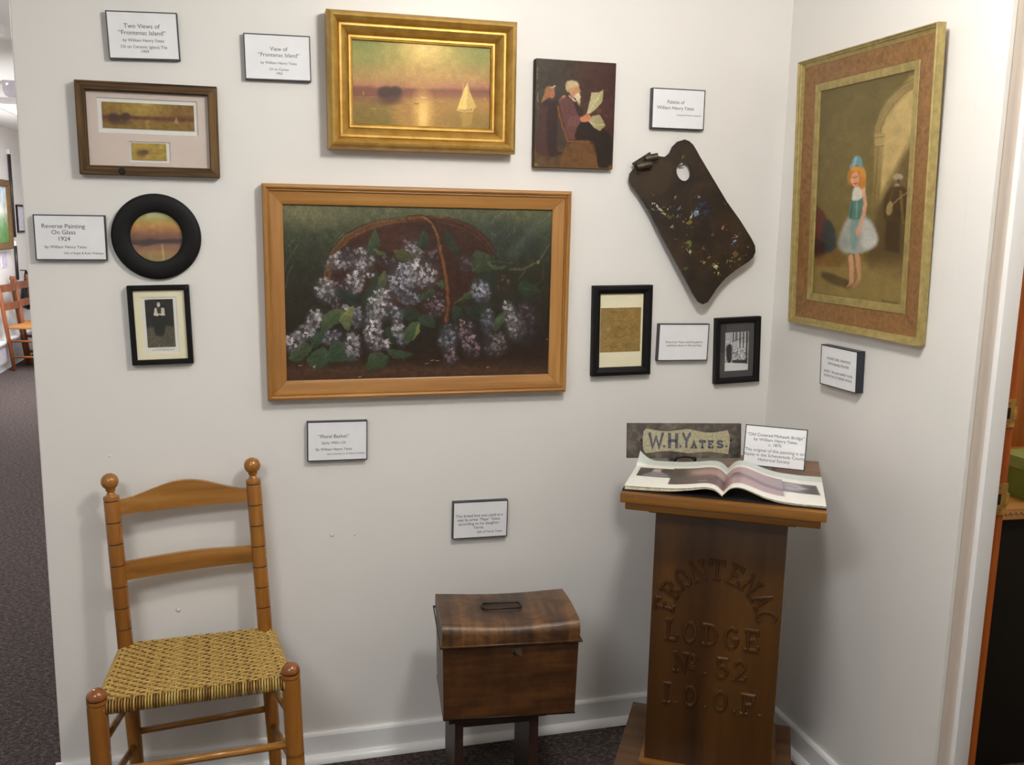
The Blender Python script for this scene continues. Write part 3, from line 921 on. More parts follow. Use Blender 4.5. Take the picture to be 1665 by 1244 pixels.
for a in ((335, 715, 38, 54, 15, 38, LIL, 1.05), (290, 780, 52, 40, -30, 36, LIL, 0.95), (228, 830, 46, 44, -30, 36, LIL, 1.02), (420, 800, 50, 34, -25, 26, GREY, 0.9),
          (522, 840, 40, 66, -5, 52, LIL, 1.0), (625, 780, 44, 92, -8, 78, LIL, 1.04), (685, 832, 22, 26, 0, 12, LIL, 1.05), (735, 690, 32, 40, 0, 20, GREY, 0.9), (745, 760, 28, 48, -10, 26, LIL, 1.05), (760, 815, 20, 26, 0, 10, GREY, 0.95)):
    lilac(*a)
# handle of twisted cane across the flowers
hp = [(790, 226), (860, 218), (905, 250), (930, 310), (950, 400), (968, 480), (980, 560), (985, 640), (975, 720)]
for w, c in ((27, (52, 28, 17)), (18, (88, 50, 25)), (6, (112, 70, 34))):
    P.line(hp, w, c, 0.9, 6)
for k in range(70):
    q = k / 70 * (len(hp) - 1.01)
    i = int(q); f = q - i
    x, y = hp[i][0] * (1 - f) + hp[i + 1][0] * f, hp[i][1] * (1 - f) + hp[i + 1][1] * f
    P.line([(x - 9, y - 9), (x + 9, y + 9)], 3, (138, 94, 44) if y < 620 else (104, 58, 30), 0.38, 2.5)
for pts, c, c2 in LEAVES[22:]:
    leaf(pts, c, c2, 0.85)
for a in ((1140, 575, 42, 56, -20, 60, GREY, 0.95), (1070, 440, 30, 44, 20, 12, ROSE, 0.7), (1250, 540, 38, 52, 0, 14, (122, 92, 70), 0.8), (985, 800, 44, 64, 0, 34, GREY, 0.9), (1000, 890, 32, 44, 0, 26, ROSE, 1.15),
          (1065, 760, 46, 52, -10, 34, ROSE, 1.1), (1100, 840, 44, 58, -20, 38, ROSE, 1.15), (1175, 720, 30, 62, 0, 32, GREY, 0.72), (1215, 830, 52, 60, 20, 50, (140, 124, 124), 0.9),
          (1275, 655, 26, 34, -20, 14, LIL, 0.95), (1310, 740, 48, 66, -10, 42, LIL, 0.85), (1370, 720, 46, 90, 0, 36, ROSE, 0.68), (1350, 650, 20, 20, 0, 6, ROSE, 1.0)):
    lilac(*a)
P.line([(1468, 350), (1420, 430), (1340, 470), (1280, 470)], 9, (92, 78, 52), 0.8, 4); P.line([(1360, 465), (1320, 525)], 6, (82, 70, 46), 0.7, 3)
P.line([(1440, 450), (1440, 520), (1405, 548)], 5, (72, 62, 38), 0.7, 3); P.blob(1415, 434, 8, 8, (130, 112, 76), 0.8)
for k in range(160):
    x, y = random.uniform(200, 1470), random.uniform(930, 1005)
    P.line([(x - 20, y), (x + 20, y + random.uniform(-5, 5))], 4, random.choice([(104, 70, 46), (76, 44, 28), (56, 40, 26), (92, 60, 36)]), 0.3, 5)
for x, y in ((910, 910), (935, 912), (270, 938), (340, 940), (1180, 942), (880, 925), (1466, 805), (560, 992)):
    P.line([(x - 7, y), (x + 7, y - 3)], 3, (200, 190, 150), 0.8, 2)
P.noise(3, 0.06); P.noise(12, 0.05)
P.smear(1.1, 5)
P.img = P.img * 0.84 + P.img.mean(-1, keepdims=True) * 0.16
P.sheet('canvas', 0.738, 0.470, -0.013, M['oil'], t, 1.0)

# ---------------------------------------------------------------- unframed canvas: old man with a newspaper
t = wall_thing('canvas_painting', 'unframed dark canvas of a bearded man reading a newspaper', 'painting', 'back', 0.846, 1.851, 0.3, 0.6, 0.0017)
P = Paint([(60, 8), (955, 55), (900, 1244), (10, 1225)], 178, 228, (66, 44, 32))
P.rows([(0, (68, 62, 50)), (350, (66, 56, 44)), (600, (74, 48, 38)), (960, (70, 40, 34))], 'x')
P.poly([(0, 1010), (300, 1010), (560, 1010), (960, 1080), (960, 1260), (0, 1260)], (96, 68, 36), 0.75, 90)
P.poly([(430, 950), (640, 940), (690, 1010), (740, 1250), (330, 1250), (350, 1080)], (110, 76, 40), 0.8, 30)
P.noise(10, 0.06)
P.poly([(100, 500), (150, 470), (280, 480), (300, 560), (280, 1000), (340, 1070), (180, 1115), (80, 1080), (30, 1000)], (78, 48, 42), 0.9, 20)
P.poly([(180, 560), (290, 500), (270, 1010), (330, 1060), (190, 1100), (160, 900)], (48, 32, 32), 0.8, 30)
P.blob(170, 510, 58, 36, (48, 34, 38), 0.8)
P.poly([(150, 350), (200, 312), (250, 330), (255, 370), (220, 430), (130, 480), (95, 500), (135, 420)], (162, 112, 66), 0.95, 12)
P.blob(228, 408, 32, 44, (176, 108, 84), 0.95, 15, 0.4); P.poly([(215, 335), (262, 300), (272, 315), (230, 340)], (220, 210, 196), 0.9, 5)
P.poly([(305, 475), (350, 420), (380, 425), (370, 455), (320, 488)], (196, 132, 100), 0.9, 8)
P.line([(290, 540), (310, 650), (345, 780), (395, 930)], 20, (134, 80, 36), 0.9, 6)
P.line([(395, 930), (640, 940)], 22, (132, 84, 42), 0.85, 8); P.line([(400, 940), (340, 1090), (310, 1230)], 16, (122, 74, 36), 0.7, 8); P.line([(540, 950), (560, 1210)], 14, (104, 66, 34), 0.5, 8)
P.poly([(310, 500), (345, 450), (420, 430), (500, 480), (540, 560), (560, 640), (540, 700), (520, 770), (500, 900), (400, 900), (370, 800)], (104, 66, 62), 0.95, 14)
P.poly([(420, 660), (540, 640), (545, 720), (520, 765), (400, 760)], (120, 78, 72), 0.7, 14); P.line([(420, 520), (430, 620), (480, 650)], 8, (80, 48, 46), 0.6, 8)
P.poly([(470, 490), (520, 500), (580, 600), (560, 640), (520, 640)], (52, 38, 30), 0.9, 10)
P.poly([(530, 740), (620, 700), (760, 770), (860, 830), (900, 950), (890, 1180), (870, 1230), (740, 1220), (690, 940), (500, 910), (480, 840)], (42, 30, 24), 0.95, 14)
P.blob(460, 305, 72, 58, (206, 186, 142), 0.95, 0, 0.3); P.blob(408, 320, 26, 60, (196, 174, 130), 0.95, 0, 0.4)
P.poly([(420, 340), (520, 310), (545, 360), (530, 400), (480, 450), (430, 400)], (204, 146, 106), 0.95, 10)
P.line([(488, 342), (525, 348)], 6, (120, 78, 56), 0.7, 5); P.line([(540, 350), (552, 372)], 8, (214, 156, 116), 0.8, 4)
P.poly([(485, 420), (510, 390), (542, 392), (548, 460), (545, 500), (520, 500), (495, 450)], (224, 206, 170), 0.95, 10)
P.line([(420, 420), (490, 480)], 12, (226, 220, 210), 0.85, 5); P.poly([(500, 470), (545, 470), (540, 540), (520, 520)], (180, 160, 112), 0.7, 14)
P.poly([(672, 385), (760, 375), (812, 350), (800, 470), (740, 550), (650, 620), (615, 625)], (204, 196, 150), 0.96, 6, (176, 168, 118), (1, 0.2), True)
P.line([(770, 400), (690, 520), (630, 620)], 7, (232, 226, 190), 0.8, 5); P.line([(800, 430), (720, 540)], 5, (160, 150, 104), 0.6, 5); P.line([(690, 400), (650, 560)], 5, (170, 160, 116), 0.5, 6)
P.poly([(630, 700), (680, 640), (760, 630), (800, 690), (825, 755), (760, 815), (700, 780)], (190, 180, 134), 0.95, 8, (160, 146, 100), (1, 0), True)
P.line([(650, 710), (720, 750), (815, 740)], 10, (232, 222, 176), 0.6, 8)
P.poly([(540, 670), (620, 625), (660, 650), (640, 705), (560, 712)], (206, 132, 94), 0.95, 10); P.blob(835, 645, 26, 14, (120, 60, 52), 0.6, 0, 1); P.blob(750, 590, 34, 30, (120, 74, 48), 0.5, 0, 1)
P.blob(840, 356, 10, 7, (150, 70, 60), 0.7)
for k in range(16):
    y = random.uniform(60, 540)
    P.line([(70, y), (64 + random.uniform(-8, 8), y + 26)], 6, (170, 156, 130), 0.6, 3)
P.line([(20, 1226), (900, 1240)], 16, (120, 90, 52), 0.6, 8); P.blob(30, 1200, 20, 20, (170, 140, 80), 0.7); P.blob(880, 1225, 30, 20, (150, 100, 50), 0.7)
P.smear(0.5, 5); P.noise(3, 0.04)
P.sheet('painted_face', 0.230, 0.285, -0.0262, M['oil'], t, 0.8)
M['canvas_edge'] = plain('canvas_edge', (58, 46, 32), 0.8, 0.3, 0, 0, 0.3, 60, 0.3)
MB().box(-0.116, 0.116, -0.026, 0, -0.1435, 0.1435, 0.003).build('stretched_canvas', M['canvas_edge'], t)

# ---------------------------------------------------------------- barn-wood frame with two small lake views
t = wall_thing('framed_tiles', 'weathered brown wood frame with two small golden lake views in a pink mat', 'painting', 'back', -0.261, 1.762, 0.2, 0.5, 0.0012)
rl = rails(t, 0.327, 0.222, [(0, 0), (0, .026), (.001, .028), (.020, .029), (.0215, .028), (.0225, .026), (.0225, .008)], (M['barnx'], M['barnz']))
MB().lathe([(0.0001, 0), (0.006, 0.0002), (0.0085, 0.0006)], (-0.066, -0.0295, -0.101), (-0.066, -0.0285, -0.101), 14).build('knot_hole', M['dark'], rl[2])
MB().prism([(-0.078, -0.110), (-0.066, -0.110), (-0.074, -0.1155)], -0.002, -0.0026).build('paper_scrap', M['paper'], t)
mat_board(t, 0.286, 0.181, [(-0.001, 0.032, 0.232, 0.083), (-0.001, -0.053, 0.096, 0.050)], -0.014, M['matpink'])
MB().box(-0.143, 0.143, -0.0105, -0.010, -0.09, 0.09).build('white_mount', M['matwhite'], t)
P = Paint([(688, 680), (1305, 716), (1305, 882), (692, 858)], 180, 54, (128, 98, 38))
P.rows([(690, (134, 106, 44)), (770, (132, 98, 42)), (800, (104, 66, 36)), (830, (130, 100, 42)), (880, (118, 94, 36))])
P.blob(960, 740, 130, 60, (170, 144, 66), 0.6, 0, 1.4); P.blob(1000, 700, 30, 14, (206, 190, 120), 0.7, 0, 1.2); P.blob(1250, 740, 90, 60, (112, 84, 36), 0.5, 0, 1.4)
P.poly([(690, 772), (880, 780), (1305, 802), (1305, 820), (880, 800), (690, 796)], (88, 50, 34), 0.8, 10)
P.blob(770, 790, 40, 30, (62, 40, 30), 0.9, 0, 0.6); P.blob(850, 785, 36, 26, (62, 40, 30), 0.9, 0, 0.6); P.blob(810, 822, 70, 18, (74, 46, 30), 0.7, 0, 1)
P.blob(1000, 845, 12, 30, (176, 150, 74), 0.5, 0, 1.2); P.poly([(1190, 790), (1170, 832), (1206, 834)], (170, 150, 84), 0.8, 6); P.line([(1258, 800), (1258, 822)], 3, (170, 140, 90), 0.6)
P.noise(6, 0.06); P.noise(2, 0.03)
P.sheet('long_tile_view', 0.213, 0.062, -0.0125, M['oil'], t, 1.12, 0.0, 0.033)
P = Paint([(885, 963), (1117, 968), (1122, 1080), (887, 1072)], 76, 40, (160, 134, 58))
P.noise(8, 0.08)
P.blob(950, 1028, 34, 18, (92, 68, 34), 0.85, 0, 0.7); P.blob(975, 1022, 22, 14, (84, 62, 30), 0.8, 0, 0.7); P.line([(990, 1030), (1090, 1032)], 7, (128, 98, 46), 0.7, 5); P.blob(950, 1048, 26, 10, (118, 88, 42), 0.6, 0, 1)
P.sheet('short_tile_view', 0.081, 0.041, -0.0125, M['oil'], t, 1.12, -0.003, -0.052)
pane(t, 0.284, 0.179, -0.0165)

# ---------------------------------------------------------------- round black frame, reverse painting on glass
t = wall_thing('round_frame', 'round black frame with a small sunset painted on glass', 'painting', 'back', -0.256, 1.501)
ring = [(0.062, 0.006), (0.062, 0.0115), (0.0635, 0.013), (0.066, 0.0135), (0.0665, 0.0155), (0.069, 0.0165), (0.085, 0.0175), (0.098, 0.017), (0.104, 0.015), (0.107, 0.011), (0.1075, 0.006), (0.1075, 0.0)]
MB().lathe([(r, h) for r, h in ring] + [(0.062, 0.0), (0.062, 0.006)], (0, 0, 0), (0, -1, 0), 72, True, False).build('ring_frame', M['blackframe'], t)
autosmooth(t.children[-1], 22)
P = Paint([(792, 205), (1113, 205), (1113, 515), (792, 515)], 110, 108)
P.rows([(205, (178, 172, 100)), (250, (186, 164, 74)), (290, (206, 150, 56)), (320, (190, 118, 66)), (345, (150, 92, 66)), (375, (124, 80, 60)), (395, (96, 58, 48)), (415, (150, 98, 70)), (460, (176, 126, 70)), (515, (160, 140, 76))])
P.blob(940, 225, 70, 26, (196, 200, 160), 0.6, 0, 1.3)
P.poly([(792, 385), (870, 382), (920, 372), (960, 378), (1113, 370), (1113, 394), (960, 398), (900, 418), (840, 415), (792, 405)], (70, 42, 38), 0.9, 8)
P.blob(905, 395, 50, 16, (62, 38, 34), 0.8, -5, 0.8); P.line([(985, 410), (990, 500)], 10, (226, 206, 140), 0.7, 12); P.line([(850, 424), (890, 416)], 4, (30, 22, 20), 0.7, 3)
P.noise(8, 0.04)
P.img = P.img * 0.86 + P.img.mean(-1, keepdims=True) * 0.12
P.sheet('glass_painting', 0.1245, 0.1245, -0.0065, M['photo'], t, 1.0)
MB().lathe([(0.0625, 0.0), (0.0625, 0.001)], (0, -0.009, 0), (0, -0.010, 0), 48, False).build('glass_pane', M['glass'], t)

# ---------------------------------------------------------------- small black frame: portrait photograph
t = wall_thing('framed_photograph', 'small black frame with a cream mat and an old portrait photograph', 'photograph', 'back', -0.255, 1.277, 1.3, 0.6, 0.0013)
rails(t, 0.149, 0.204, [(0, 0), (0, .019), (.0015, .021), (.009, .021), (.0115, .019), (.013, .016), (.013, .006)], (M['blackframe'], M['blackframe']))
mat_board(t, 0.125, 0.180, [(0, -0.001, 0.084, 0.145)], -0.0105, M['matcream'])
MB().box(-0.062, 0.062, -0.0085, -0.008, -0.089, 0.089).build('white_mount', M['matwhite'], t)
P = Paint([(882, 747), (1055, 745), (1078, 1040), (905, 1043)], 92, 158, (34, 31, 27))
P.noise(12, 0.25)
P.poly([(880, 930), (960, 912), (1075, 920), (1082, 1045), (900, 1045)], (94, 88, 68), 0.8, 20)
for k in range(260):
    x, y = random.uniform(892, 1080), random.uniform(925, 1042)
    P.line([(x, y), (x + random.uniform(-7, 7), y + random.uniform(-5, 5))], 3, random.choice([(150, 144, 118), (60, 56, 44), (120, 114, 90), (44, 40, 32)]), 0.6, 2)
P.poly([(940, 850), (1012, 845), (1005, 960), (975, 970), (948, 955)], (24, 22, 20), 0.9, 12); P.blob(970, 890, 30, 55, (26, 24, 21), 0.8, 0, 0.6)
P.poly([(944, 800), (962, 796), (968, 850), (940, 846)], (214, 206, 184), 0.95, 5); P.poly([(980, 796), (1004, 800), (1008, 842), (985, 848)], (214, 206, 184), 0.95, 5)
P.line([(942, 836), (975, 838), (1006, 842)], 9, (206, 196, 174), 0.95, 4); P.poly([(955, 796), (985, 796), (984, 832), (962, 830)], (54, 48, 42), 0.9, 5)
P.blob(968, 780, 10, 14, (204, 190, 168), 0.95, 0, 0.4); P.blob(967, 768, 10, 5, (170, 160, 142), 0.8)
P.line([(884, 750), (900, 748)], 8, (190, 184, 168), 0.6, 3); P.line([(1056, 756), (1074, 1030)], 3, (150, 146, 130), 0.4, 2)
P.noise(2, 0.08)
P.sheet('photograph', 0.068, 0.124, -0.0092, M['photo'], t, 1.12, -0.001, 0.004)
sc = MB()
for k in range(9):
    x = -0.024 + k * 0.006 + random.uniform(-.001, .001)
    sc.tube([(x, -0.0092, -0.066 + random.uniform(-.0015, .0015)), (x + 0.002, -0.0092, -0.063), (x + 0.004, -0.0092, -0.0665)], 0.0004, 4)
sc.build('handwriting', M['ink'], t)
pane(t, 0.124, 0.179, -0.0125)

# ---------------------------------------------------------------- black frame with a handwritten note
t = wall_thing('framed_note', 'black frame with a handwritten note on brown paper', 'frame', 'back', 1.014, 1.249, 1.0, 0.5, 0.0014)
rails(t, 0.184, 0.265, [(0, 0), (0, .019), (.002, .023), (.011, .024), (.014, .021), (.0165, .020), (.0235, .014), (.0245, .010), (.0245, .005)], (M['blackframe'], M['blackframe']))
MB().box(-0.069, 0.069, -0.0075, -0.007, -0.109, 0.109).build('cream_mount', M['matcream'], t)
P = Paint([(118, 842), (308, 841), (297, 1045), (107, 1053)], 92, 96, (146, 118, 66))
P.noise(9, 0.05); P.noise(3, 0.04)
for pts in ([(160, 890), (165, 912), (172, 888), (180, 912)], [(180, 900), (240, 908)], [(150, 860), (185, 862)], [(220, 945), (240, 930), (250, 945), (275, 928)], [(190, 925), (215, 945)],
            [(120, 975), (135, 990), (150, 968), (165, 985), (185, 970), (200, 984), (240, 966), (270, 978)], [(130, 1030), (150, 1020), (170, 1032), (205, 1018)], [(230, 1015), (235, 1030)]):
    P.line(pts, 3, (88, 68, 40), 0.6, 3)
P.sheet('brown_note', 0.126, 0.130, -0.0085, M['photo'], t, 1.08, -0.002, 0.002)
pane(t, 0.136, 0.217, -0.0105)

# ---------------------------------------------------------------- black frame with a grey mat and a shop-window photograph
t = wall_thing('framed_photograph', 'small black frame with a dark grey mat and a black and white photograph', 'photograph', 'back', 1.394, 1.185, 2.3, 0.5, 0.0012)
rails(t, 0.150, 0.202, [(0, 0), (0, .018), (.002, .021), (.010, .021), (.014, .018), (.0175, .013), (.0175, .005)], (M['blackframe'], M['blackframe']))
MB().box(-0.058, 0.058, -0.0085, -0.007, -0.084, 0.084).build('grey_mount', M['matgrey'], t)
P = Paint([(700, 962), (813, 955), (806, 1135), (700, 1142)], 84, 126, (170, 170, 172))
P.noise(5, 0.1)
P.poly([(725, 962), (813, 957), (812, 1010), (725, 1010)], (120, 120, 122), 0.8, 4)
for x in (732, 745, 764, 780, 796):
    P.line([(x, 960), (x - 2, 1035)], 5, (214, 214, 216), 0.8, 3); P.line([(x + 6, 960), (x + 5, 1035)], 5, (40, 40, 42), 0.8, 3)
P.poly([(706, 1030), (722, 1018), (732, 1030), (730, 1095), (716, 1105), (708, 1080)], (26, 26, 28), 0.9, 6); P.poly([(728, 1010), (760, 995), (765, 1030), (738, 1040)], (186, 186, 190), 0.8, 6)
P.poly([(735, 1040), (795, 1036), (792, 1090), (738, 1092)], (196, 196, 198), 0.8, 4); P.line([(735, 1005), (790, 985)], 4, (50, 50, 52), 0.7, 3)
P.poly([(735, 1092), (800, 1088), (800, 1106), (735, 1104)], (30, 30, 32), 0.9, 4); P.line([(803, 960), (800, 1106)], 7, (34, 34, 36), 0.9, 3)
P.poly([(700, 1104), (808, 1108), (806, 1140), (700, 1142)], (214, 214, 214), 0.9, 4)
for k in range(120):
    x, y = random.uniform(735, 795), random.uniform(1038, 1090)
    P.blob(x, y, 3, 3, random.choice([(90, 90, 92), (230, 230, 230), (60, 60, 62)]), 0.5, 0, 0.8)
P.sheet('photograph', 0.079, 0.119, -0.0093, M['photo'], t, 1.1, 0.0, -0.004)
pane(t, 0.116, 0.168, -0.0108)

# ---------------------------------------------------------------- right wall: dancing girl with banjo player
t = wall_thing('framed_painting', 'tall gilt and brown banded frame around a painting of a dancing girl', 'painting', 'right', 0.408, 1.649, 0.0, 2.0, 0.0142)
gr = rails(t, 0.5605, 0.730, [(0, 0), (0, .022), (.0015, .0245), (.004, .0235), (.005, .021), (.009, .0190), (.010, .0165), (.015, .0135), (.019, .0120)], (M['oldgold'], M['oldgold']), name='outer_gilt_rail')
def inner_rails(W, H, prof, mats, name):
    o = rails(t, W, H, prof, mats, name=name)
    return o
inner_rails(0.5225, 0.692, [(0, 0), (0, .0115), (.001, .0122), (.049, .0072), (.050, .0064)], (M['burl'], M['burl']), 'brown_band_rail')
inner_rails(0.4225, 0.592, [(0, 0), (0, .0082), (.001, .0090), (.019, .0075), (.021, .0060), (.021, .003)], (M['oldgold'], M['oldgold']), 'gilt_liner_rail')
P = Paint([(1323, 143), (1478, 109.7), (1453.4, 500), (1306, 481)], 230, 400)
P.rows([(110, (96, 84, 48)), (250, (116, 100, 58)), (350, (118, 102, 58)), (410, (112, 92, 46)), (440, (132, 110, 56)), (500, (128, 108, 58))])
P.rows([(1310, (96, 82, 46)), (1380, (120, 104, 62)), (1400, (110, 94, 54)), (1480, (104, 88, 50))], 'x', 0.35)
# arch and pillar with the light shaft
P.poly([(1411, 235), (1413, 205), (1420, 180), (1434, 158), (1455, 138), (1480, 126), (1480, 300), (1440, 300), (1420, 330), (1412, 330)], (176, 150, 96), 0.75, 8)
P.poly([(1420, 235), (1424, 205), (1436, 182), (1455, 160), (1480, 140), (1480, 225), (1460, 245), (1434, 285), (1418, 312)], (192, 166, 110), 0.7, 6)
P.line([(1412, 228), (1415, 205), (1423, 183), (1437, 162), (1457, 143), (1480, 130)], 9, (140, 120, 76), 0.95, 3)
P.line([(1418, 228), (1421, 206), (1429, 186), (1442, 166), (1461, 148), (1482, 136)], 2, (112, 94, 56), 0.8, 2); P.line([(1407, 228), (1410, 203), (1418, 179), (1433, 157), (1453, 138), (1478, 124)], 2, (104, 90, 54), 0.7, 2)
P.poly([(1410, 216), (1427, 214), (1425, 236), (1411, 238)], (164, 142, 92), 0.95, 2); P.line([(1410, 222), (1427, 220)], 1.5, (112, 94, 58), 0.8, 1.5); P.line([(1410, 237), (1426, 235)], 2, (110, 92, 56), 0.8, 1.5)
P.poly([(1411, 238), (1425, 236), (1416, 345), (1404, 350)], (152, 130, 80), 0.9, 3, (118, 98, 56)); P.line([(1416, 238), (1408, 345)], 2, (104, 86, 48), 0.6, 2)
P.poly([(1440, 285), (1480, 222), (1470, 440), (1400, 430), (1412, 345)], (82, 66, 36), 0.75, 12)
P.poly([(1400, 395), (1470, 390), (1460, 440), (1395, 425)], (88, 70, 36), 0.6, 14)
# floor light and rug
P.poly([(1306, 425), (1460, 430), (1455, 505), (1300, 485)], (146, 124, 72), 0.5, 24); P.poly([(1312, 412), (1360, 408), (1362, 432), (1310, 432)], (116, 84, 40), 0.7, 8); P.line([(1310, 432), (1358, 434)], 3, (134, 84, 36), 0.6, 2)
P.poly([(1309, 335), (1322, 340), (1332, 356), (1334, 372), (1325, 414), (1308, 414)], (92, 46, 36), 0.9, 5); P.poly([(1326, 362), (1336, 358), (1345, 376), (1345, 404), (1330, 412), (1322, 400)], (54, 58, 60), 0.9, 5); P.poly([(1310, 385), (1330, 395), (1328, 414), (1308, 414)], (50, 34, 28), 0.7, 6)
# cast shadow painted in the picture by its artist
P.poly([(1322, 446), (1330, 444), (1368, 458), (1366, 470), (1345, 466), (1324, 454)], (78, 62, 36), 0.85, 5)
# banjo player
P.blob(1448, 292, 7, 8, (120, 96, 66), 0.9, 0, 0.4); P.blob(1448, 286, 8, 5, (160, 148, 122), 0.9, 0, 0.4); P.blob(1446, 303, 5, 5, (170, 158, 132), 0.9, 0, 0.5); P.blob(1449, 294, 3, 3, (72, 52, 36), 0.7)
P.poly([(1430, 312), (1440, 302), (1458, 304), (1464, 318), (1462, 348), (1450, 365), (1428, 360), (1424, 335)], (70, 52, 28), 0.97, 4); P.line([(1440, 306), (1434, 326), (1438, 346)], 3, (104, 82, 44), 0.6, 3)
P.poly([(1428, 358), (1452, 364), (1450, 412), (1426, 408)], (62, 46, 26), 0.9, 5); P.line([(1452, 310), (1456, 362)], 4, (132, 110, 60), 0.6, 3)
P.blob(1434, 338, 5, 12, (140, 120, 78), 0.95, 10, 0.3); P.line([(1438, 332), (1464, 310)], 2, (140, 120, 80), 0.9, 1.5)
# girl
P.poly([(1367, 418), (1374, 418), (1375, 458), (1368, 464), (1364, 468), (1368, 455)], (198, 146, 112), 0.95, 2); P.poly([(1377, 416), (1385, 416), (1387, 455), (1380, 462), (1376, 466), (1381, 452)], (190, 138, 104), 0.95, 2)
P.line([(1364, 468), (1372, 463)], 3, (186, 122, 94), 0.9, 2); P.line([(1375, 467), (1384, 461)], 3, (180, 116, 90), 0.9, 2)
P.poly([(1368, 352), (1394, 350), (1408, 366), (1415, 388), (1411, 400), (1396, 410), (1378, 414), (1358, 410), (1350, 398), (1355, 375)], (166, 166, 158), 0.9, 6)
P.poly([(1390, 356), (1407, 368), (1414, 390), (1400, 405), (1388, 398)], (196, 196, 188), 0.7, 6); P.blob(1360, 398, 9, 14, (140, 144, 140), 0.6, 0, 1); P.poly([(1372, 352), (1386, 352), (1382, 392), (1376, 408), (1368, 395)], (112, 146, 138), 0.7, 5)
P.poly([(1372, 322), (1390, 318), (1390, 345), (1385, 356), (1368, 354)], (84, 120, 108), 0.95, 3); P.line([(1374, 326), (1371, 352)], 2.5, (60, 88, 80), 0.8, 2); P.line([(1381, 325), (1380, 352)], 3, (122, 160, 148), 0.7, 2)
P.poly([(1377, 302), (1393, 300), (1394, 308), (1388, 322), (1373, 324)], (214, 210, 196), 0.95, 3)
P.line([(1391, 306), (1395, 330), (1391, 350), (1384, 372)], 6, (214, 160, 126), 0.95, 2.5); P.blob(1383, 377, 4, 7, (210, 152, 120), 0.95, 0, 0.4)
P.blob(1381, 285, 13, 17, (190, 126, 50), 0.95, 0, 0.3); P.blob(1370, 286, 5, 12, (182, 118, 48), 0.9, 0, 0.4); P.blob(1391, 284, 5, 14, (204, 142, 60), 0.9, 0, 0.4); P.blob(1390, 296, 6, 10, (188, 122, 50), 0.9, 0, 0.4)
P.poly([(1373, 281), (1382, 278), (1385, 290), (1382, 300), (1377, 303), (1372, 295)], (216, 156, 124), 0.97, 2)
P.line([(1375, 287), (1382, 285)], 1.6, (110, 70, 50), 0.8, 1); P.line([(1376, 297), (1381, 296)], 2, (180, 70, 64), 0.9, 1); P.blob(1373, 292, 2, 3, (232, 176, 146), 0.7)
P.poly([(1369, 272), (1373, 262), (1378, 252), (1386, 252), (1390, 260), (1391, 274), (1382, 266)], (112, 150, 160), 0.95, 2); P.line([(1380, 255), (1376, 268)], 3, (150, 186, 192), 0.7, 2)
P.blob(1381, 273, 10, 4, (206, 144, 62), 0.9, 0, 0.5)
for k in range(9):
    P.line([(1421 + k * 3, 490 + k * 0.5 + random.uniform(-2, 2)), (1423 + k * 3, 494 + random.uniform(-2, 2))], 1.4, (70, 58, 34), 0.7, 1)
P.smear(0.5, 5); P.noise(14, 0.03); P.noise(2, 0.025)
P.sheet('canvas', 0.386, 0.556, -0.0035, M['oil'], t, 0.95)

# ---------------------------------------------------------------- the artist's palette on its pin
PAL = [(-0.005, 0.28), (0.009, 0.276), (0.022, 0.266), (0.032, 0.252), (0.042, 0.236), (0.077, 0.186), (0.134, 0.105), (0.177, 0.054), (0.217, -0.001), (0.228, -0.02), (0.23, -0.039), (0.222, -0.055), (0.209, -0.067), (0.167, -0.092), (0.133, -0.117), (0.106, -0.146), (0.089, -0.171), (0.077, -0.187), (0.062, -0.193), (0.047, -0.186), (0.031, -0.164), (-0.018, -0.084), (-0.067, -0.005), (-0.114, 0.075), (-0.148, 0.122), (-0.168, 0.143), (-0.175, 0.16), (-0.173, 0.178), (-0.163, 0.19), (-0.136, 0.209), (-0.107, 0.229), (-0.087, 0.23), (-0.067, 0.228), (-0.052, 0.239), (-0.043, 0.258), (-0.027, 0.273)]
HOLE = [(-0.007 + 0.022 * math.cos(w) * math.cos(0.3) - 0.027 * math.sin(w) * math.sin(0.3), 0.189 + 0.022 * math.cos(w) * math.sin(0.3) + 0.027 * math.sin(w) * math.cos(0.3)) for w in [2 * math.pi * i / 28 for i in range(28)]]
k = NT('palette_wood', 0.5, 0.35)
v = k.coords()
k.l(k.ramp(k.noise(v, 9, 5, 0.6, 0.5), [(0.28, (27, 22, 18)), (0.48, (42, 32, 23)), (0.62, (58, 42, 26)), (0.8, (48, 43, 34))]), k.b.inputs['Base Color'])
k.bump(k.noise(v, 60, 5), 0.35, 0.002)
M['palette'] = k.m
t = thing('paint_palette', 'dark wooden artist palette with dried paint hung by its thumb hole', 'palette', (1.19, -0.010, 1.52), (0, 0, 0))
t.matrix_world = Matrix.Translation((1.19, -0.008, 1.80)) @ Matrix.Rotation(R(-4.6), 4, 'X') @ Matrix.Translation((0, 0, -0.28))
HR = HOLE[7:] + HOLE[:7]                       # start the hole at its top, walk it the other way round
HR = [HR[0]] + HR[:0:-1] + [HR[0]]
PC = PAL[::-1]                                  # counter-clockwise seen from the front
PC = PC[-1:] + PC[:-1]
loop_ = PC + [PC[0]] + [(x, z) for x, z in (HR if True else [])]
pb = MB()
n = len(loop_)
pb.add([(x, -0.006, z) for x, z in loop_], [tuple(range(n))])
pb.add([(x, 0.0, z) for x, z in loop_], [tuple(range(n - 1, -1, -1))])
for ring_ in (PAL, HOLE):
    m_ = len(ring_)
    pb.add([(x, 0.0, z) for x, z in ring_] + [(x, -0.006, z) for x, z in ring_], [(i, (i + 1) % m_, (i + 1) % m_ + m_, i + m_) for i in range(m_)], True)
pb.build('board', M['palette'], t, fix=False)
M['tin'] = plain('old_tin', (66, 58, 46), 0.45, 0.5, 0.6, 0, 0.3, 60)
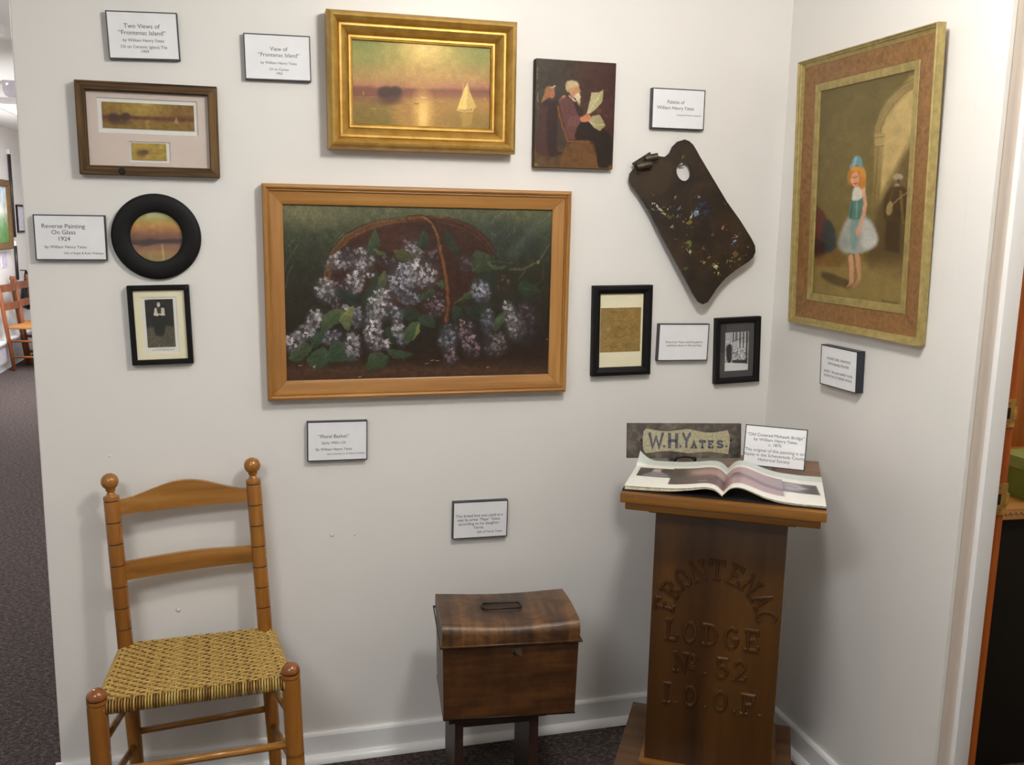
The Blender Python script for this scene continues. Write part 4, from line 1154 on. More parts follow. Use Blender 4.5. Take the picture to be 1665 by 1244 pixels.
def cup(p0, p1, r):
    L = (Vector(p1) - Vector(p0)).length
    mb = MB().lathe([(r * 0.8, 0.004), (r, 0), (r, L), (r * 0.84, L), (r * 0.82, 0.006), (0.0004, 0.005)], p0, p1, 18, True, False)
    autosmooth(mb.build('tin_dipper', M['tin'], t), 40)
cup((-0.156, -0.014, 0.196), (-0.114, -0.022, 0.204), 0.0105)
cup((-0.130, -0.015, 0.219), (-0.096, -0.024, 0.226), 0.0100)
cl = MB().box(-0.164, -0.100, -0.0085, -0.006, 0.192, 0.226, 0.0, Matrix.Translation((-0.132, 0, 0.209)) @ Matrix.Rotation(R(-32), 4, 'Y') @ Matrix.Translation((0.132, 0, -0.209)))
cl.build('dipper_clip', M['tin'], t)
M['daub'] = attr_mat('dried_paint', 0.5, 0.4)
d = MB()
def daub(x, z, r, c, e=1.0, ang=0.0, h=0.0012):
    n = 11
    r *= 0.8
    rr = [r * random.uniform(0.45, 1.15) for _ in range(n)]
    ca, sa = math.cos(R(ang)), math.sin(R(ang))
    v = []
    for q, hh in ((1.0, 0.0), (0.7, h * 0.8)):
        for i in range(n):
            w = 6.283 * i / n
            a, b2 = rr[i] * q * math.cos(w), rr[i] * q * e * math.sin(w)
            v.append((x + a * ca - b2 * sa, -0.006 - hh - 0.0001, z + a * sa + b2 * ca))
    v.append((x, -0.006 - h, z))
    f = [(i, (i + 1) % n, n + (i + 1) % n, n + i) for i in range(n)] + [(n + i, n + (i + 1) % n, 2 * n) for i in range(n)]
    d.add(v, f, True, c)
WHT, BLU, GRN, OCH, NVY, OLV = (186, 176, 150), (112, 128, 156), (104, 108, 48), (150, 118, 50), (38, 42, 58), (78, 76, 34)
for x, z, r, c, e, a in ((-.088, .088, .012, WHT, .35, -50), (-.078, .078, .013, WHT, .4, -40), (-.066, .066, .010, (170, 156, 110), .5, -30), (-.050, .058, .012, OLV, .8, 0), (-.041, .031, .008, (160, 136, 80), .6, 40),
                         (-.018, .085, .011, (120, 124, 140), .35, 60), (-.024, .062, .008, (130, 130, 140), .4, 60), (.033, .071, .014, BLU, .9, 0), (.037, .074, .008, (170, 184, 204), .7, 20), (.018, .060, .012, WHT, .4, 60), (.013, .042, .013, (128, 108, 50), .8, 30),
                         (.055, .095, .020, NVY, .8, 30), (.070, .074, .018, NVY, .7, 40), (.042, .118, .008, (140, 130, 128), .6, 0), (-.032, .115, .008, (170, 124, 66), .4, 60), (.122, .031, .009, (140, 100, 76), .8, 60), (.161, -.008, .011, (170, 176, 196), .35, 25), (.168, .006, .006, WHT, .4, 40),
                         (.014, -.016, .016, GRN, .6, -30), (.018, -.041, .009, WHT, .7, 60), (.101, -.083, .014, (206, 190, 140), .6, 0), (.096, -.076, .008, OCH, .7, 0), (.112, -.108, .014, OLV, .4, 10), (.166, -.046, .018, (110, 84, 40), .7, 0), (.178, -.060, .012, GRN, .5, 30), (.150, -.066, .010, (150, 140, 90), .4, -20), (.063, -.071, .009, OCH, .9, 0), (.080, -.056, .008, (130, 94, 44), .8, 0),
                         (-.030, -.005, .008, (90, 76, 66), .5, 0), (.005, -.090, .010, OLV, .6, 0), (-.100, .120, .006, (120, 96, 60), .5, 50), (.205, -.025, .006, GRN, .7, 0), (.128, .100, .010, (86, 58, 34), .5, -50), (-.010, .230, .012, (104, 84, 46), .4, 60), (.060, -.030, .009, (110, 80, 60), .5, 0), (.090, .010, .010, (96, 62, 40), .6, 20)):
    daub(x, z, r, tuple(q * 0.88 for q in c), e, a)
    for _ in range(7):
        daub(x + random.gauss(0, r * 0.9), z + random.gauss(0, r * 0.9), r * random.uniform(0.12, 0.4), tuple(min(255, q * random.uniform(0.5, 1.1)) for q in c), random.uniform(0.3, 0.9), random.uniform(0, 180))
o = d.build('paint_daubs', M['daub'], t)
o['kind'] = 'stuff'
M['pin'] = plain('nickel_pin', (206, 204, 200), 0.25, 0.5, 0.7, 0, 0.03)
o = MB().lathe([(0.0015, 0), (0.0015, 0.012), (0.006, 0.0125), (0.0068, 0.0145), (0.005, 0.0165), (0.0035, 0.0175), (0.003, 0.0215), (0.0001, 0.0225)], (1.176, -0.0004, 1.7305), (1.176, -1, 1.7305), 18).build('push_pin', M['pin'])
tag(o, 'round silver push pin inside the thumb hole of the palette', 'pin')

# ================================================================== furniture
# ---------------------------------------------------------------- ladder-back chair with woven cane seat
M['maple'] = wood('chair_maple', (116, 72, 25), (148, 94, 36), (166, 112, 48), 'z', 1.0, 0.26, 0.25, 22, 0.03)
M['maplex'] = wood('chair_maple_x', (116, 74, 28), (152, 102, 42), (174, 124, 60), 'x', 1.0, 0.26, 0.25, 30, 0.03)
M['knob'] = plain('chair_knob', (130, 74, 31), 0.24, 0.5, 0, 0.3, 0.08, 40)
M['groove'] = plain('dark_groove', (48, 20, 12), 0.5)
M['cane'] = attr_mat('woven_cane', 0.42, 0.45)
ch = thing('ladder_back_chair', 'honey maple ladder-back chair with a woven cane seat, against the wall', 'chair', (-0.18, -0.24, 0))
CH = Vector((-0.18, -0.24, 0))
def cl_(p):
    return Vector(p) - CH
# rear posts (top of shaft, foot)
def rear_post(top, foot):
    top, foot = cl_(top), cl_(foot)
    ax = (top - foot).normalized()
    L = (top - foot).length
    r = 0.0195
    rings = [L - 0.010 - 0.0585 * k for k in range(1, 7)] + [0.24, 0.16]
    rings = [L - 0.012] + [L - 0.012 - 0.0565 * k for k in range(1, 7)]
    prof = [(r * 0.8, 0), (r * 0.95, 0.2), (r, 0.40)]
    for q in sorted(rings):
        prof += [(r, q - 0.0018), (r - 0.0016, q - 0.0009), (r - 0.0016, q + 0.0009), (r, q + 0.0018)]
    prof += [(r, L - 0.0015), (r - 0.0015, L)]
    post = autosmooth(MB().lathe(prof, foot, top, 24).build('rear_post', M['maple'], ch), 40)
    for q in rings:
        MB().lathe([(r - 0.0012, q - 0.0011), (r - 0.0012, q + 0.0011)], foot, foot + ax, 24).build('groove_ring', M['groove'], post)
    # turned neck and ball
    R0 = 0.0215
    c = L + 0.016 + R0
    pr = [(r - 0.0015, L - 0.001), (0.013, L + 0.002), (0.0095, L + 0.008), (0.0088, L + 0.012), (0.012, L + 0.0150)]
    a0 = math.asin(0.012 / R0)
    for i in range(15):
        w = -math.pi / 2 + a0 + (math.pi - a0) * i / 14
        pr.append((max(0.0003, R0 * math.cos(w)), c + R0 * math.sin(w)))
    MB().lathe(pr, foot, foot + ax, 24).build('ball_finial', M['maple'], post)
    return foot, top, ax
RL_TOP, RL_FOOT = (-0.386, -0.075, 0.847), (-0.345, -0.135, 0.0)
RR_TOP, RR_FOOT = (-0.0365, -0.052, 0.866), (0.006, -0.115, 0.0)
rear_post(RL_TOP, RL_FOOT)
rear_post(RR_TOP, RR_FOOT)
def on_post(top, foot, z):
    top, foot = Vector(top), Vector(foot)
    f = z / top.z
    return foot + (top - foot) * f
def front_post(x, y, ztop, xf):
    p0, p1 = cl_((xf, y, 0)), cl_((x, y, ztop))
    ax = (p1 - p0).normalized()
    L = (p1 - p0).length
    r = 0.0225
    prof = [(r * 0.78, 0), (r * 0.95, 0.12), (r, 0.25)]
    gs = [L - 0.026, L - 0.037, 0.243]
    for q in sorted(gs):
        prof += [(r, q - 0.0016), (r - 0.0014, q - 0.0008), (r - 0.0014, q + 0.0008), (r, q + 0.0016)]
    for i in range(10):
        w = math.pi / 2 * i / 9
        prof.append((max(0.0003, r * math.cos(w)), L - 0.0215 + 0.0215 * math.sin(w)))
    post = autosmooth(MB().lathe([q for q in prof if q[1] <= L - 0.0240], p0, p1, 24).build('front_post', M['maple'], ch), 40)
    MB().lathe([q for q in prof if q[1] >= L - 0.0250], p0, p1, 24).build('domed_cap', M['knob'], post)
    for q in gs:
        MB().lathe([(r - 0.001, q - 0.001), (r - 0.001, q + 0.001)], p0, p1, 24).build('groove_ring', M['groove'], post)
FL, FR = (-0.391, -0.392), (0.0425, -0.366)
front_post(FL[0], FL[1], 0.484, -0.386)
front_post(FR[0], FR[1], 0.487, 0.056)
# ladder slats: bent boards between the rear posts
def slat(zl0, zl1, zr0, zr1, hump, name='back_slat'):
    n = 24
    v, f = [], []
    for i in range(n + 1):
        q = i / n
        a, b2 = on_post(RL_TOP, RL_FOOT, zl0 * (1 - q) + zr0 * q), on_post(RR_TOP, RR_FOOT, zl0 * (1 - q) + zr0 * q)
        c, d2 = on_post(RL_TOP, RL_FOOT, zl1 * (1 - q) + zr1 * q), on_post(RR_TOP, RR_FOOT, zl1 * (1 - q) + zr1 * q)
        lo, hi = a.lerp(b2, q), c.lerp(d2, q)
        lo.z, hi.z = zl0 * (1 - q) + zr0 * q, zl1 * (1 - q) + zr1 * q + hump * (0.5 - 0.5 * math.cos(2 * math.pi * min(1, max(0, (q - 0.04) / 0.92)))) ** 0.9
        bow = 0.012 * math.sin(math.pi * q)
        for p, dy in ((lo, -0.006), (hi, -0.006), (hi, 0.006), (lo, 0.006)):
            v.append(cl_((p.x, min(p.y + dy + bow, -0.012), p.z)))
    for i in range(n):
        for k in range(4):
            f.append((i * 4 + k, i * 4 + (k + 1) % 4, i * 4 + 4 + (k + 1) % 4, i * 4 + 4 + k))
    f += [(0, 1, 2, 3), (n * 4 + 3, n * 4 + 2, n * 4 + 1, n * 4)]
    autosmooth(MB().add(v, f).build(name, M['maplex'], ch), 40)
slat(0.797, 0.835, 0.808, 0.842, 0.036)
slat(0.624, 0.672, 0.643, 0.686, 0.004)
def rung(p0, p1, r=0.0095, mat='maplex'):
    MB().rod(cl_(p0), cl_(p1), r, 16).build('rung', M[mat], ch)
a, b2 = on_post(RL_TOP, RL_FOOT, 0.215), on_post(RR_TOP, RR_FOOT, 0.228)
rung(a, b2, 0.0088)
rung((-0.3875, FL[1], 0.272), (0.049, FR[1], 0.272), 0.0095)
for zf, zr in ((0.338, 0.305), (0.222, 0.180)):
    rung((FR[0] + 0.004, FR[1], zf), on_post(RR_TOP, RR_FOOT, zr), 0.009)
    rung((FL[0] + 0.002, FL[1], zf), on_post(RL_TOP, RL_FOOT, zr), 0.009)
# woven seat
zs = 0.451
sL, sR = on_post(RL_TOP, RL_FOOT, zs), on_post(RR_TOP, RR_FOOT, zs)
cFL, cFR = Vector((FL[0] + 0.006, FL[1] - 0.002, zs)), Vector((FR[0] - 0.006, FR[1] - 0.002, zs))
cBL, cBR = Vector((sL.x - 0.004, sL.y + 0.008, zs)), Vector((sR.x + 0.012, sR.y + 0.008, zs))
def seat_pt(u, v, dz=0.0):
    p = (cFL * (1 - u) + cFR * u) * (1 - v) + (cBL * (1 - u) + cBR * u) * v
    sag = -0.006 * math.sin(math.pi * u) * math.sin(math.pi * v)
    return cl_((p.x, p.y, p.z + sag + dz))
w = MB()
NW, NF = 66, 33
CANE = [(196, 164, 88), (186, 154, 78), (178, 144, 72), (202, 172, 98), (158, 122, 56), (132, 90, 42), (190, 158, 84)]
rollr = 0.0165
def over(i, j):          # weft j passes over warp i (three over, one under, stepping sideways)
    return (i + 2 * j) % 5 not in (0, 1)
for j in range(NF):
    v = (j + 0.5) / NF
    pts = []
    for q in range(5):   # wrap round the left side rail
        an = math.pi * (1 - q / 5)
        e = seat_pt(0, v)
        pts.append(e + Vector((-0.010 * math.sin(math.pi * q / 5) - 0.002, 0, -0.022 + 0.022 * q / 5)))
    for i in range(NW):
        pts.append(seat_pt((i + 0.5) / NW, v, 0.0030 if over(i, j) else -0.0034))
    for q in range(5):
        e = seat_pt(1, v)
        pts.append(e + Vector((0.010 * math.sin(math.pi * (q + 1) / 5) + 0.002, 0, -0.022 * (q + 1) / 5)))
    c = (184, 150, 76)
    w.tube(pts, 0.0034, 6, False, tuple(x * (0.9 + 0.11 * ((j * 7) % 5) / 4) for x in c), 0.62)
for i in range(NW):
    u = (i + 0.5) / NW
    pts = []
    e = seat_pt(u, 0)
    for q in range(9):   # wrap over the front rail
        an = -math.pi * 0.75 + (math.pi * 1.25) * q / 8
        pts.append(Vector((e.x, e.y + 0.004 - rollr * math.cos(an), e.z - rollr * 0.95 + rollr * math.sin(an))))
    for j in range(NF):
        pts.append(seat_pt(u, (j + 0.5) / NF, -0.0034 if over(i, j) else 0.0040))
    e = seat_pt(u, 1)
    pts.append(e + Vector((0, 0.006, -0.004))); pts.append(e + Vector((0, 0.008, -0.02)))
    c = random.choice(CANE) if i % 9 else random.choice(CANE[4:6])
    sh_ = random.uniform(0.82, 0.98)
    w.tube(pts, 0.0027, 6, False, tuple(x * sh_ for x in c), 0.9)
MB().add([seat_pt(0, 0, -0.012), seat_pt(1, 0, -0.012), seat_pt(1, 1, -0.012), seat_pt(0, 1, -0.012)], [(0, 1, 2, 3)]).build('shaded_underweave', plain('shaded_cane', (96, 70, 34), 0.8), ch)  # flat dark sheet, shade of the strand gaps put into its colour
o = w.build('woven_seat', M['cane'], ch, fix=False)
o['kind'] = 'stuff'
for p0, p1 in ((cFL, cFR), (cFL, cBL), (cFR, cBR), (cBL, cBR)):
    dz = Vector((0, 0, -0.016))
    MB().rod(cl_(p0 + dz + (Vector((0, 0.006, 0)) if p0 is cFL and p1 is cFR else Vector((0, 0, 0)))), cl_(p1 + dz + (Vector((0, 0.006, 0)) if p0 is cFL and p1 is cFR else Vector((0, 0, 0)))), 0.010, 12).build('seat_rail', M['maplex'], ch)

# ---------------------------------------------------------------- small bench under the tin box
M['bench'] = wood('dark_bench', (30, 15, 9), (44, 24, 14), (56, 32, 20), 'z', 1.0, 0.5, 0.0, 40, 0.05)
t = thing('low_bench', 'low dark wooden bench carrying the tin box', 'bench', (0.418, -0.393, 0), (0, 0, R(-3.0)))
MB().box(0.016, 0.275, 0.015, 0.215, 0.278, 0.2995, 0.002).build('bench_top', M['bench'], t)
for x0, x1 in ((0.034, 0.056), (0.232, 0.257)):
    MB().box(x0, x1, 0.028, 0.205, 0.0, 0.278, 0.0015).build('end_board', M['bench'], t)
MB().box(0.056, 0.232, 0.034, 0.050, 0.256, 0.278).build('apron', M['bench'], t)
MB().box(0.056, 0.232, 0.185, 0.201, 0.256, 0.278).build('apron', M['bench'], t)

# ---------------------------------------------------------------- japanned tin bread box
def tin_mat():
    k = NT('brown_japanned_tin', 0.38, 0.5, 0.0, 0.1)
    v = k.coords((1, 8, 14))
    f = k.noise(v, 3, 5, 0.6, 0.2)
    g = k.noise(k.coords((1, 1, 1)), 16, 5, 0.65)
    mm = k.n('ShaderNodeMath', operation='MULTIPLY_ADD'); mm.inputs[1].default_value = 0.55
    m2 = k.n('ShaderNodeMath', operation='MULTIPLY'); m2.inputs[1].default_value = 0.45
    k.l(f, mm.inputs[0]); k.l(g, m2.inputs[0]); k.l(m2.outputs[0], mm.inputs[2])
    k.l(k.ramp(mm.outputs[0], [(0.38, (46, 26, 10)), (0.5, (70, 41, 16)), (0.62, (92, 58, 26))]), k.b.inputs['Base Color'])
    k.bump(g, 0.15, 0.003)
    return k.m
def lid_mat():
    k = NT('brown_tin_lid', 0.42, 0.5, 0.0, 0.0)
    v = k.coords((22, 1.2, 1))
    f = k.noise(v, 1.6, 5, 0.6, 0.3)
    g = k.noise(k.coords(), 11, 5, 0.7, 0.6)
    mm = k.n('ShaderNodeMath', operation='MULTIPLY_ADD'); mm.inputs[1].default_value = 0.45
    m2 = k.n('ShaderNodeMath', operation='MULTIPLY'); m2.inputs[1].default_value = 0.55
    k.l(f, mm.inputs[0]); k.l(g, m2.inputs[0]); k.l(m2.outputs[0], mm.inputs[2])
    k.l(k.ramp(mm.outputs[0], [(0.38, (46, 28, 14)), (0.5, (72, 46, 23)), (0.62, (112, 76, 40))]), k.b.inputs['Base Color'])
    k.bump(g, 0.5, 0.006)
    return k.m
M['tinbox'], M['tinlid'] = tin_mat(), lid_mat()
M['wire'] = plain('blackened_wire', (34, 24, 18), 0.4, 0.5, 0.4)
t = thing('bread_box', 'brown tin bread box with a rounded lid and wire handle, on the low bench', 'box', (0.418, -0.393, 0.30), (0, 0, R(-6.4)))
BW, BD, BH = 0.341, 0.236, 0.202
def dent(u):            # the front is slightly bowed
    return 0
body = MB()
nx, nz = 16, 8
def body_pt(u, v, side):
    fl = 0.004 * v
    bulge = math.sin(math.pi * u) * math.sin(math.pi * v)
    if side == 'f': return (-fl + u * (BW + 2 * fl), -fl * 0.8 - 0.002 * bulge, v * BH)
    if side == 'b': return (-fl + (1 - u) * (BW + 2 * fl), BD, v * BH)
    if side == 'l': return (-fl - 0.006 * bulge, (1 - u) * BD - fl * 0.8 * u, v * BH)
    return (BW + fl + 0.003 * bulge, u * BD - fl * 0.8 * (1 - u), v * BH)
for side in 'fblr':
    vs = [body_pt(i / nx, k / nz, side) for k in range(nz + 1) for i in range(nx + 1)]
    fs = [(k * (nx + 1) + i, k * (nx + 1) + i + 1, (k + 1) * (nx + 1) + i + 1, (k + 1) * (nx + 1) + i) for k in range(nz) for i in range(nx)]
    body.add(vs, fs, True)
body.add([(0, 0, 0), (BW, 0, 0), (BW, BD, 0), (0, BD, 0)], [(0, 3, 2, 1)])
body.build('body', M['tinbox'], t)
# lid: rounded front and back, sagging top
def lid_prof():
    p = [(-0.008, 0.0), (-0.008, 0.026)]
    for i in range(9):
        w = math.pi - math.pi / 2 * i / 8
        p.append((0.014 + 0.022 * math.cos(w), 0.030 + 0.025 * math.sin(w)))
    for i in range(1, 10):
        q = i / 10
        p.append((0.014 + (BD - 0.036) * q, 0.055 + 0.006 * math.sin(math.pi * q) - 0.007 * q))
    for i in range(9):
        w = math.pi / 2 - math.pi / 2 * i / 8
        p.append((BD - 0.022 + 0.030 * math.cos(w), 0.022 + 0.026 * math.sin(w)))
    p += [(BD + 0.008, 0.0)]
    return p
LP = lid_prof()
nx = 24
lid = MB()
vs = []
for i in range(nx + 1):
    q = i / nx
    s_ = math.sin(math.pi * q)
    for y, z in LP:
        top = max(0, (z - 0.02) / 0.038)
        vs.append((-0.006 + q * (BW + 0.012), y + 0.004 * s_ * (1 if y < BD / 2 else -1) * top, BH + z - 0.009 * s_ ** 1.3 * top))
n = len(LP)
fs = [(i * n + k, i * n + k + 1, (i + 1) * n + k + 1, (i + 1) * n + k) for i in range(nx) for k in range(n - 1)]
lid.add(vs, fs, True)
lid.add(vs[:n], [tuple(range(n))]); lid.add(vs[-n:], [tuple(range(n - 1, -1, -1))])
ld = lid.build('lid', M['tinlid'], t)
rim = [(-0.010, -0.012, BH + 0.001), (BW + 0.010, -0.012, BH + 0.003), (BW + 0.010, BD + 0.011, BH + 0.001), (-0.010, BD + 0.011, BH)]
MB().tube(rim, 0.0036, 8, True).build('rolled_rim', M['tinlid'], t)
hz = BH + 0.0515
hpts = []
for i in range(28):
    w = 2 * math.pi * i / 28
    x = 0.160 + 0.040 * (1 if math.cos(w) > 0 else -1) + 0.0125 * math.cos(w)
    hpts.append((x, 0.112 + 0.021 * math.sin(w), hz + 0.002 - 0.001 * math.sin(w)))
MB().tube(hpts, 0.0028, 8, True).build('wire_handle', M['wire'], ld)
hs = MB()
hs.prism([(0.166, BH - 0.012), (0.196, BH - 0.010), (0.199, BH - 0.034), (0.180, BH - 0.026)], -0.004, -0.0075)
hs.build('hasp', plain('dull_hasp', (104, 86, 68), 0.4, 0.5, 0.6), t)
MB().tube([(0.178, -0.003, BH - 0.014), (0.178, -0.012, BH - 0.016), (0.178, -0.013, BH - 0.024), (0.178, -0.003, BH - 0.027)], 0.002, 8).build('staple', M['wire'], t)
MB().tube([(0, -0.001, 0.001), (BW, -0.001, 0.001), (BW, BD, 0.001), (0, BD, 0.001)], 0.0022, 6, True).build('bottom_seam', M['wire'], t)

# ---------------------------------------------------------------- lodge pedestal
for ax in 'xz':
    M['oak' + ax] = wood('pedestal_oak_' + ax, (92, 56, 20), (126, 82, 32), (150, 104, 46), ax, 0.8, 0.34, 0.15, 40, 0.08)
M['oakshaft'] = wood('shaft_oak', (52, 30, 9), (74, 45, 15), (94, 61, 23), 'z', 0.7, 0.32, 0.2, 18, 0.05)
M['oakbase'] = wood('base_oak', (62, 40, 20), (88, 60, 32), (108, 78, 44), 'x', 0.8, 0.45, 0, 40, 0.1)
PY = R(-31)
t = thing('pedestal', 'carved oak lodge pedestal standing across the corner', 'pedestal', (1.164, -0.413, 0), (0, 0, PY))
autosmooth(MB().box(-0.24, 0.24, -0.25, 0.25, 0.886, 0.91, 0.0025).build('top_board', M['oakx'], t), 40)
autosmooth(MB().box(-0.229, 0.229, -0.240, 0.240, 0.866, 0.886, 0.004).build('lower_board', M['oakx'], t), 40)
autosmooth(MB().box(-0.178, 0.178, -0.190, 0.190, 0.848, 0.866, 0.005).build('neck_moulding', M['oakx'], t), 40)
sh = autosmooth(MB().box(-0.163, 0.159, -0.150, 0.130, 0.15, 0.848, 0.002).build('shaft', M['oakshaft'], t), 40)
autosmooth(MB().box(-0.238, 0.214, -0.225, 0.155, 0.0, 0.15, 0.003).build('base_block', M['oakbase'], t), 40)
autosmooth(MB().box(-0.176, 0.172, -0.166, 0.142, 0.15, 0.162, 0.004).build('base_moulding', M['oakx'], t), 40)
def carve(ch_, cx, cz, size, ang=0.0, sw=0.0075, xs=1.0, depth=0.0035):
    wd = GLYPH[ch_][0] * size * xs
    ca, sa = math.cos(ang), math.sin(ang)
    def place(x, z):
        x, z = x * xs - wd / 2, z - size / 2
        return (cx + x * ca - z * sa, cz + x * sa + z * ca)
    mb = MB()
    stroke_letter(mb, ch_, size, place, sw, depth, 0.45)
    o = mb.build('carved_letter', M['oakshaft'], sh)
    o.location = (0, -0.1498, 0)
word = 'FRONTENAC'
for i, c in enumerate(word):
    an = R(172 - 164 * i / (len(word) - 1))
    carve(c, -0.003 + 0.127 * math.cos(an), 0.580 + 0.126 * math.sin(an), 0.046, an - math.pi / 2, 0.0092, 1.0, 0.005)
for c, x in zip('LODGE', (-0.108, -0.062, -0.010, 0.042, 0.092)):
    carve(c, x, 0.531, 0.052, 0, 0.0104, 0.95, 0.005)
for c, x in zip('No.52', (-0.080, -0.052, -0.018, 0.024, 0.068)):
    carve(c, x, 0.446, 0.050, 0, 0.0100, 0.95, 0.005)
for c, x in zip('I.O.O.F.', (-0.112, -0.088, -0.052, -0.012, 0.024, 0.060, 0.092, 0.124)):
    carve(c, x, 0.356, 0.052, 0, 0.0104, 0.95, 0.005)

# ---------------------------------------------------------------- open book on the pedestal
M['page'] = attr_mat('printed_page', 0.32, 0.5)
M['pages'] = plain('page_edges', (206, 196, 168), 0.7, 0.3, 0, 0, 0.12, 90)
M['cover'] = plain('book_cover', (28, 24, 22), 0.5)
t = thing('open_book', 'large open art book showing a landscape spread, on the pedestal', 'book', (1.164, -0.413, 0.9105), (0, 0, PY))
B0, B1 = -0.228, 0.040      # front and back in local y
def zl(a):                   # left page height, a = 0 spine .. 1 edge
    return np.interp(a, [0, .05, .12, .2, .32, .5, .75, 1.0], [.008, .022, .0275, .0275, .022, .0165, .014, .0125])
def zr(a):
    return np.interp(a, [0, .05, .11, .18, .28, .40, .55, .75, 1.0], [.008, .028, .0345, .035, .028, .0175, .0105, .008, .0085])
def smooth_interp(f, a):
    a = np.asarray(a, float)
    return sum(f(np.clip(a + d_, 0, 1)) for d_ in (-.03, -.015, 0, .015, .03)) / 5
PW = 0.236
def page_surface(sign, f, lift):
    def surf(u, v):          # u across the page left to right, v from the back to the front
        a = (1 - u) if sign < 0 else u
        x = sign * a * PW + 0.002
        y = B1 + (B0 - B1) * v
        z = smooth_interp(f, a)
        z = z + lift * np.clip((a - 0.8) / 0.2, 0, 1) ** 2 * np.clip((0.25 - v) / 0.25, 0, 1)
        return np.stack([x, y, z], -1)
    return surf
P = Paint([(0, 0), (100, 0), (100, 100), (0, 100)], 130, 110, (238, 236, 228))
P.poly([(-5, -5), (105, -5), (105, 20), (-5, 18)], (206, 214, 206), 1, 2)
P.poly([(43, 27), (101, 27), (101, 86), (43, 86)], (72, 62, 58), 1, 0.8, (142, 112, 106), (1, -0.3))
P.poly([(62, 36), (100, 29), (101, 56), (75, 58), (60, 50)], (182, 152, 146), 0.75, 14); P.poly([(64, 60), (101, 56), (101, 84), (80, 82)], (116, 94, 96), 0.6, 8); P.line([(66, 60), (80, 57), (101, 54)], 2, (82, 66, 66), 0.7, 2)
P.line([(70, 72), (86, 70)], 3, (88, 72, 72), 0.7, 2); P.line([(74, 77), (82, 76)], 1.6, (210, 200, 196), 0.8, 1); P.line([(92, 62), (100, 62)], 4, (60, 50, 52), 0.7, 3); P.blob(52, 45, 9, 14, (58, 52, 44), 0.7, 0, 1)
P.poly([(6, 30), (43, 31), (43, 64), (6, 62)], (66, 56, 56), 1, 0.8); P.poly([(13, 60), (18, 48), (30, 44), (38, 52), (40, 61)], (150, 146, 158), 0.8, 4); P.poly([(20, 44), (30, 44), (30, 33), (22, 33)], (206, 178, 174), 0.9, 3); P.line([(16, 54), (36, 52)], 3, (86, 82, 92), 0.7, 2); P.line([(6, 31), (20, 31)], 2, (186, 160, 160), 0.6, 2)
P.noise(4, 0.008)
P.sheet('left_page', 0, 0, 0, M['page'], t, 1.0, surf=page_surface(-1, zl, 0.026))
P = Paint([(0, 0), (100, 0), (100, 100), (0, 100)], 130, 110, (238, 236, 228))
P.poly([(-5, -5), (105, -5), (105, 20), (-5, 18)], (206, 214, 206), 1, 2)
P.poly([(-1, 27), (58, 25), (60, 82), (-1, 86)], (190, 158, 156), 1, 0.8, (158, 138, 150), (1, 0)); P.poly([(-1, 54), (14, 50), (58, 58), (60, 66), (14, 62), (-1, 66)], (108, 96, 108), 0.6, 8); P.line([(0, 52), (12, 49), (20, 55), (40, 60), (58, 62)], 2.4, (90, 82, 92), 0.7, 3)
P.poly([(-1, 66), (60, 68), (60, 82), (-1, 86)], (178, 150, 150), 0.7, 6); P.line([(4, 50), (12, 48)], 4, (66, 58, 66), 0.7, 3); P.line([(0, 30), (0, 84)], 8, (120, 84, 74), 0.5, 8)
P.poly([(58, 31), (93, 34), (96, 66), (59, 64)], (96, 90, 96), 1, 0.8); P.poly([(60, 36), (72, 34), (84, 46), (72, 58), (61, 56)], (184, 176, 184), 0.7, 6); P.line([(62, 44), (80, 50)], 3, (110, 106, 112), 0.7, 2); P.poly([(78, 40), (92, 38), (94, 64), (80, 62)], (64, 60, 66), 0.8, 4); P.blob(79, 48, 5, 4, (206, 180, 186), 0.7)
P.noise(4, 0.008)
P.sheet('right_page', 0, 0, 0, M['page'], t, 1.0, surf=page_surface(1, zr, 0.0))
for sign, f, th, lift, nm in ((-1, zl, 0.0085, 0.016, 'left_page_block'), (1, zr, 0.0045, 0.0, 'right_page_block')):
    n = 40
    mb = MB()
    vs = []
    for i in range(n + 1):
        a = i / n
        z1 = float(smooth_interp(f, a)) - 0.0006
        z0 = max(0.0035, z1 - th * min(1, 0.35 + a))
        for y in (B0, B1):
            vs += [(sign * a * (PW - 0.001) + 0.002, y + (0.002 if y < 0 else -0.002), z0), (sign * a * (PW - 0.001) + 0.002, y + (0.002 if y < 0 else -0.002), max(z1, z0 + 0.0004))]
    fs = []
    for i in range(n):
        p, q = i * 4, i * 4 + 4
        fs += [(p, q, q + 1, p + 1), (p + 2, p + 3, q + 3, q + 2), (p + 1, q + 1, q + 3, p + 3), (p, p + 2, q + 2, q)]
    fs += [(0, 1, 3, 2), (n * 4, n * 4 + 2, n * 4 + 3, n * 4 + 1)]
    mb.add(vs, fs)
    autosmooth(mb.build(nm, M['pages'], t), 40)
MB().box(-0.2385, 0.2385, B0 - 0.001, B1 + 0.001, 0.0002, 0.003, 0.0).build('cover', M['cover'], t)

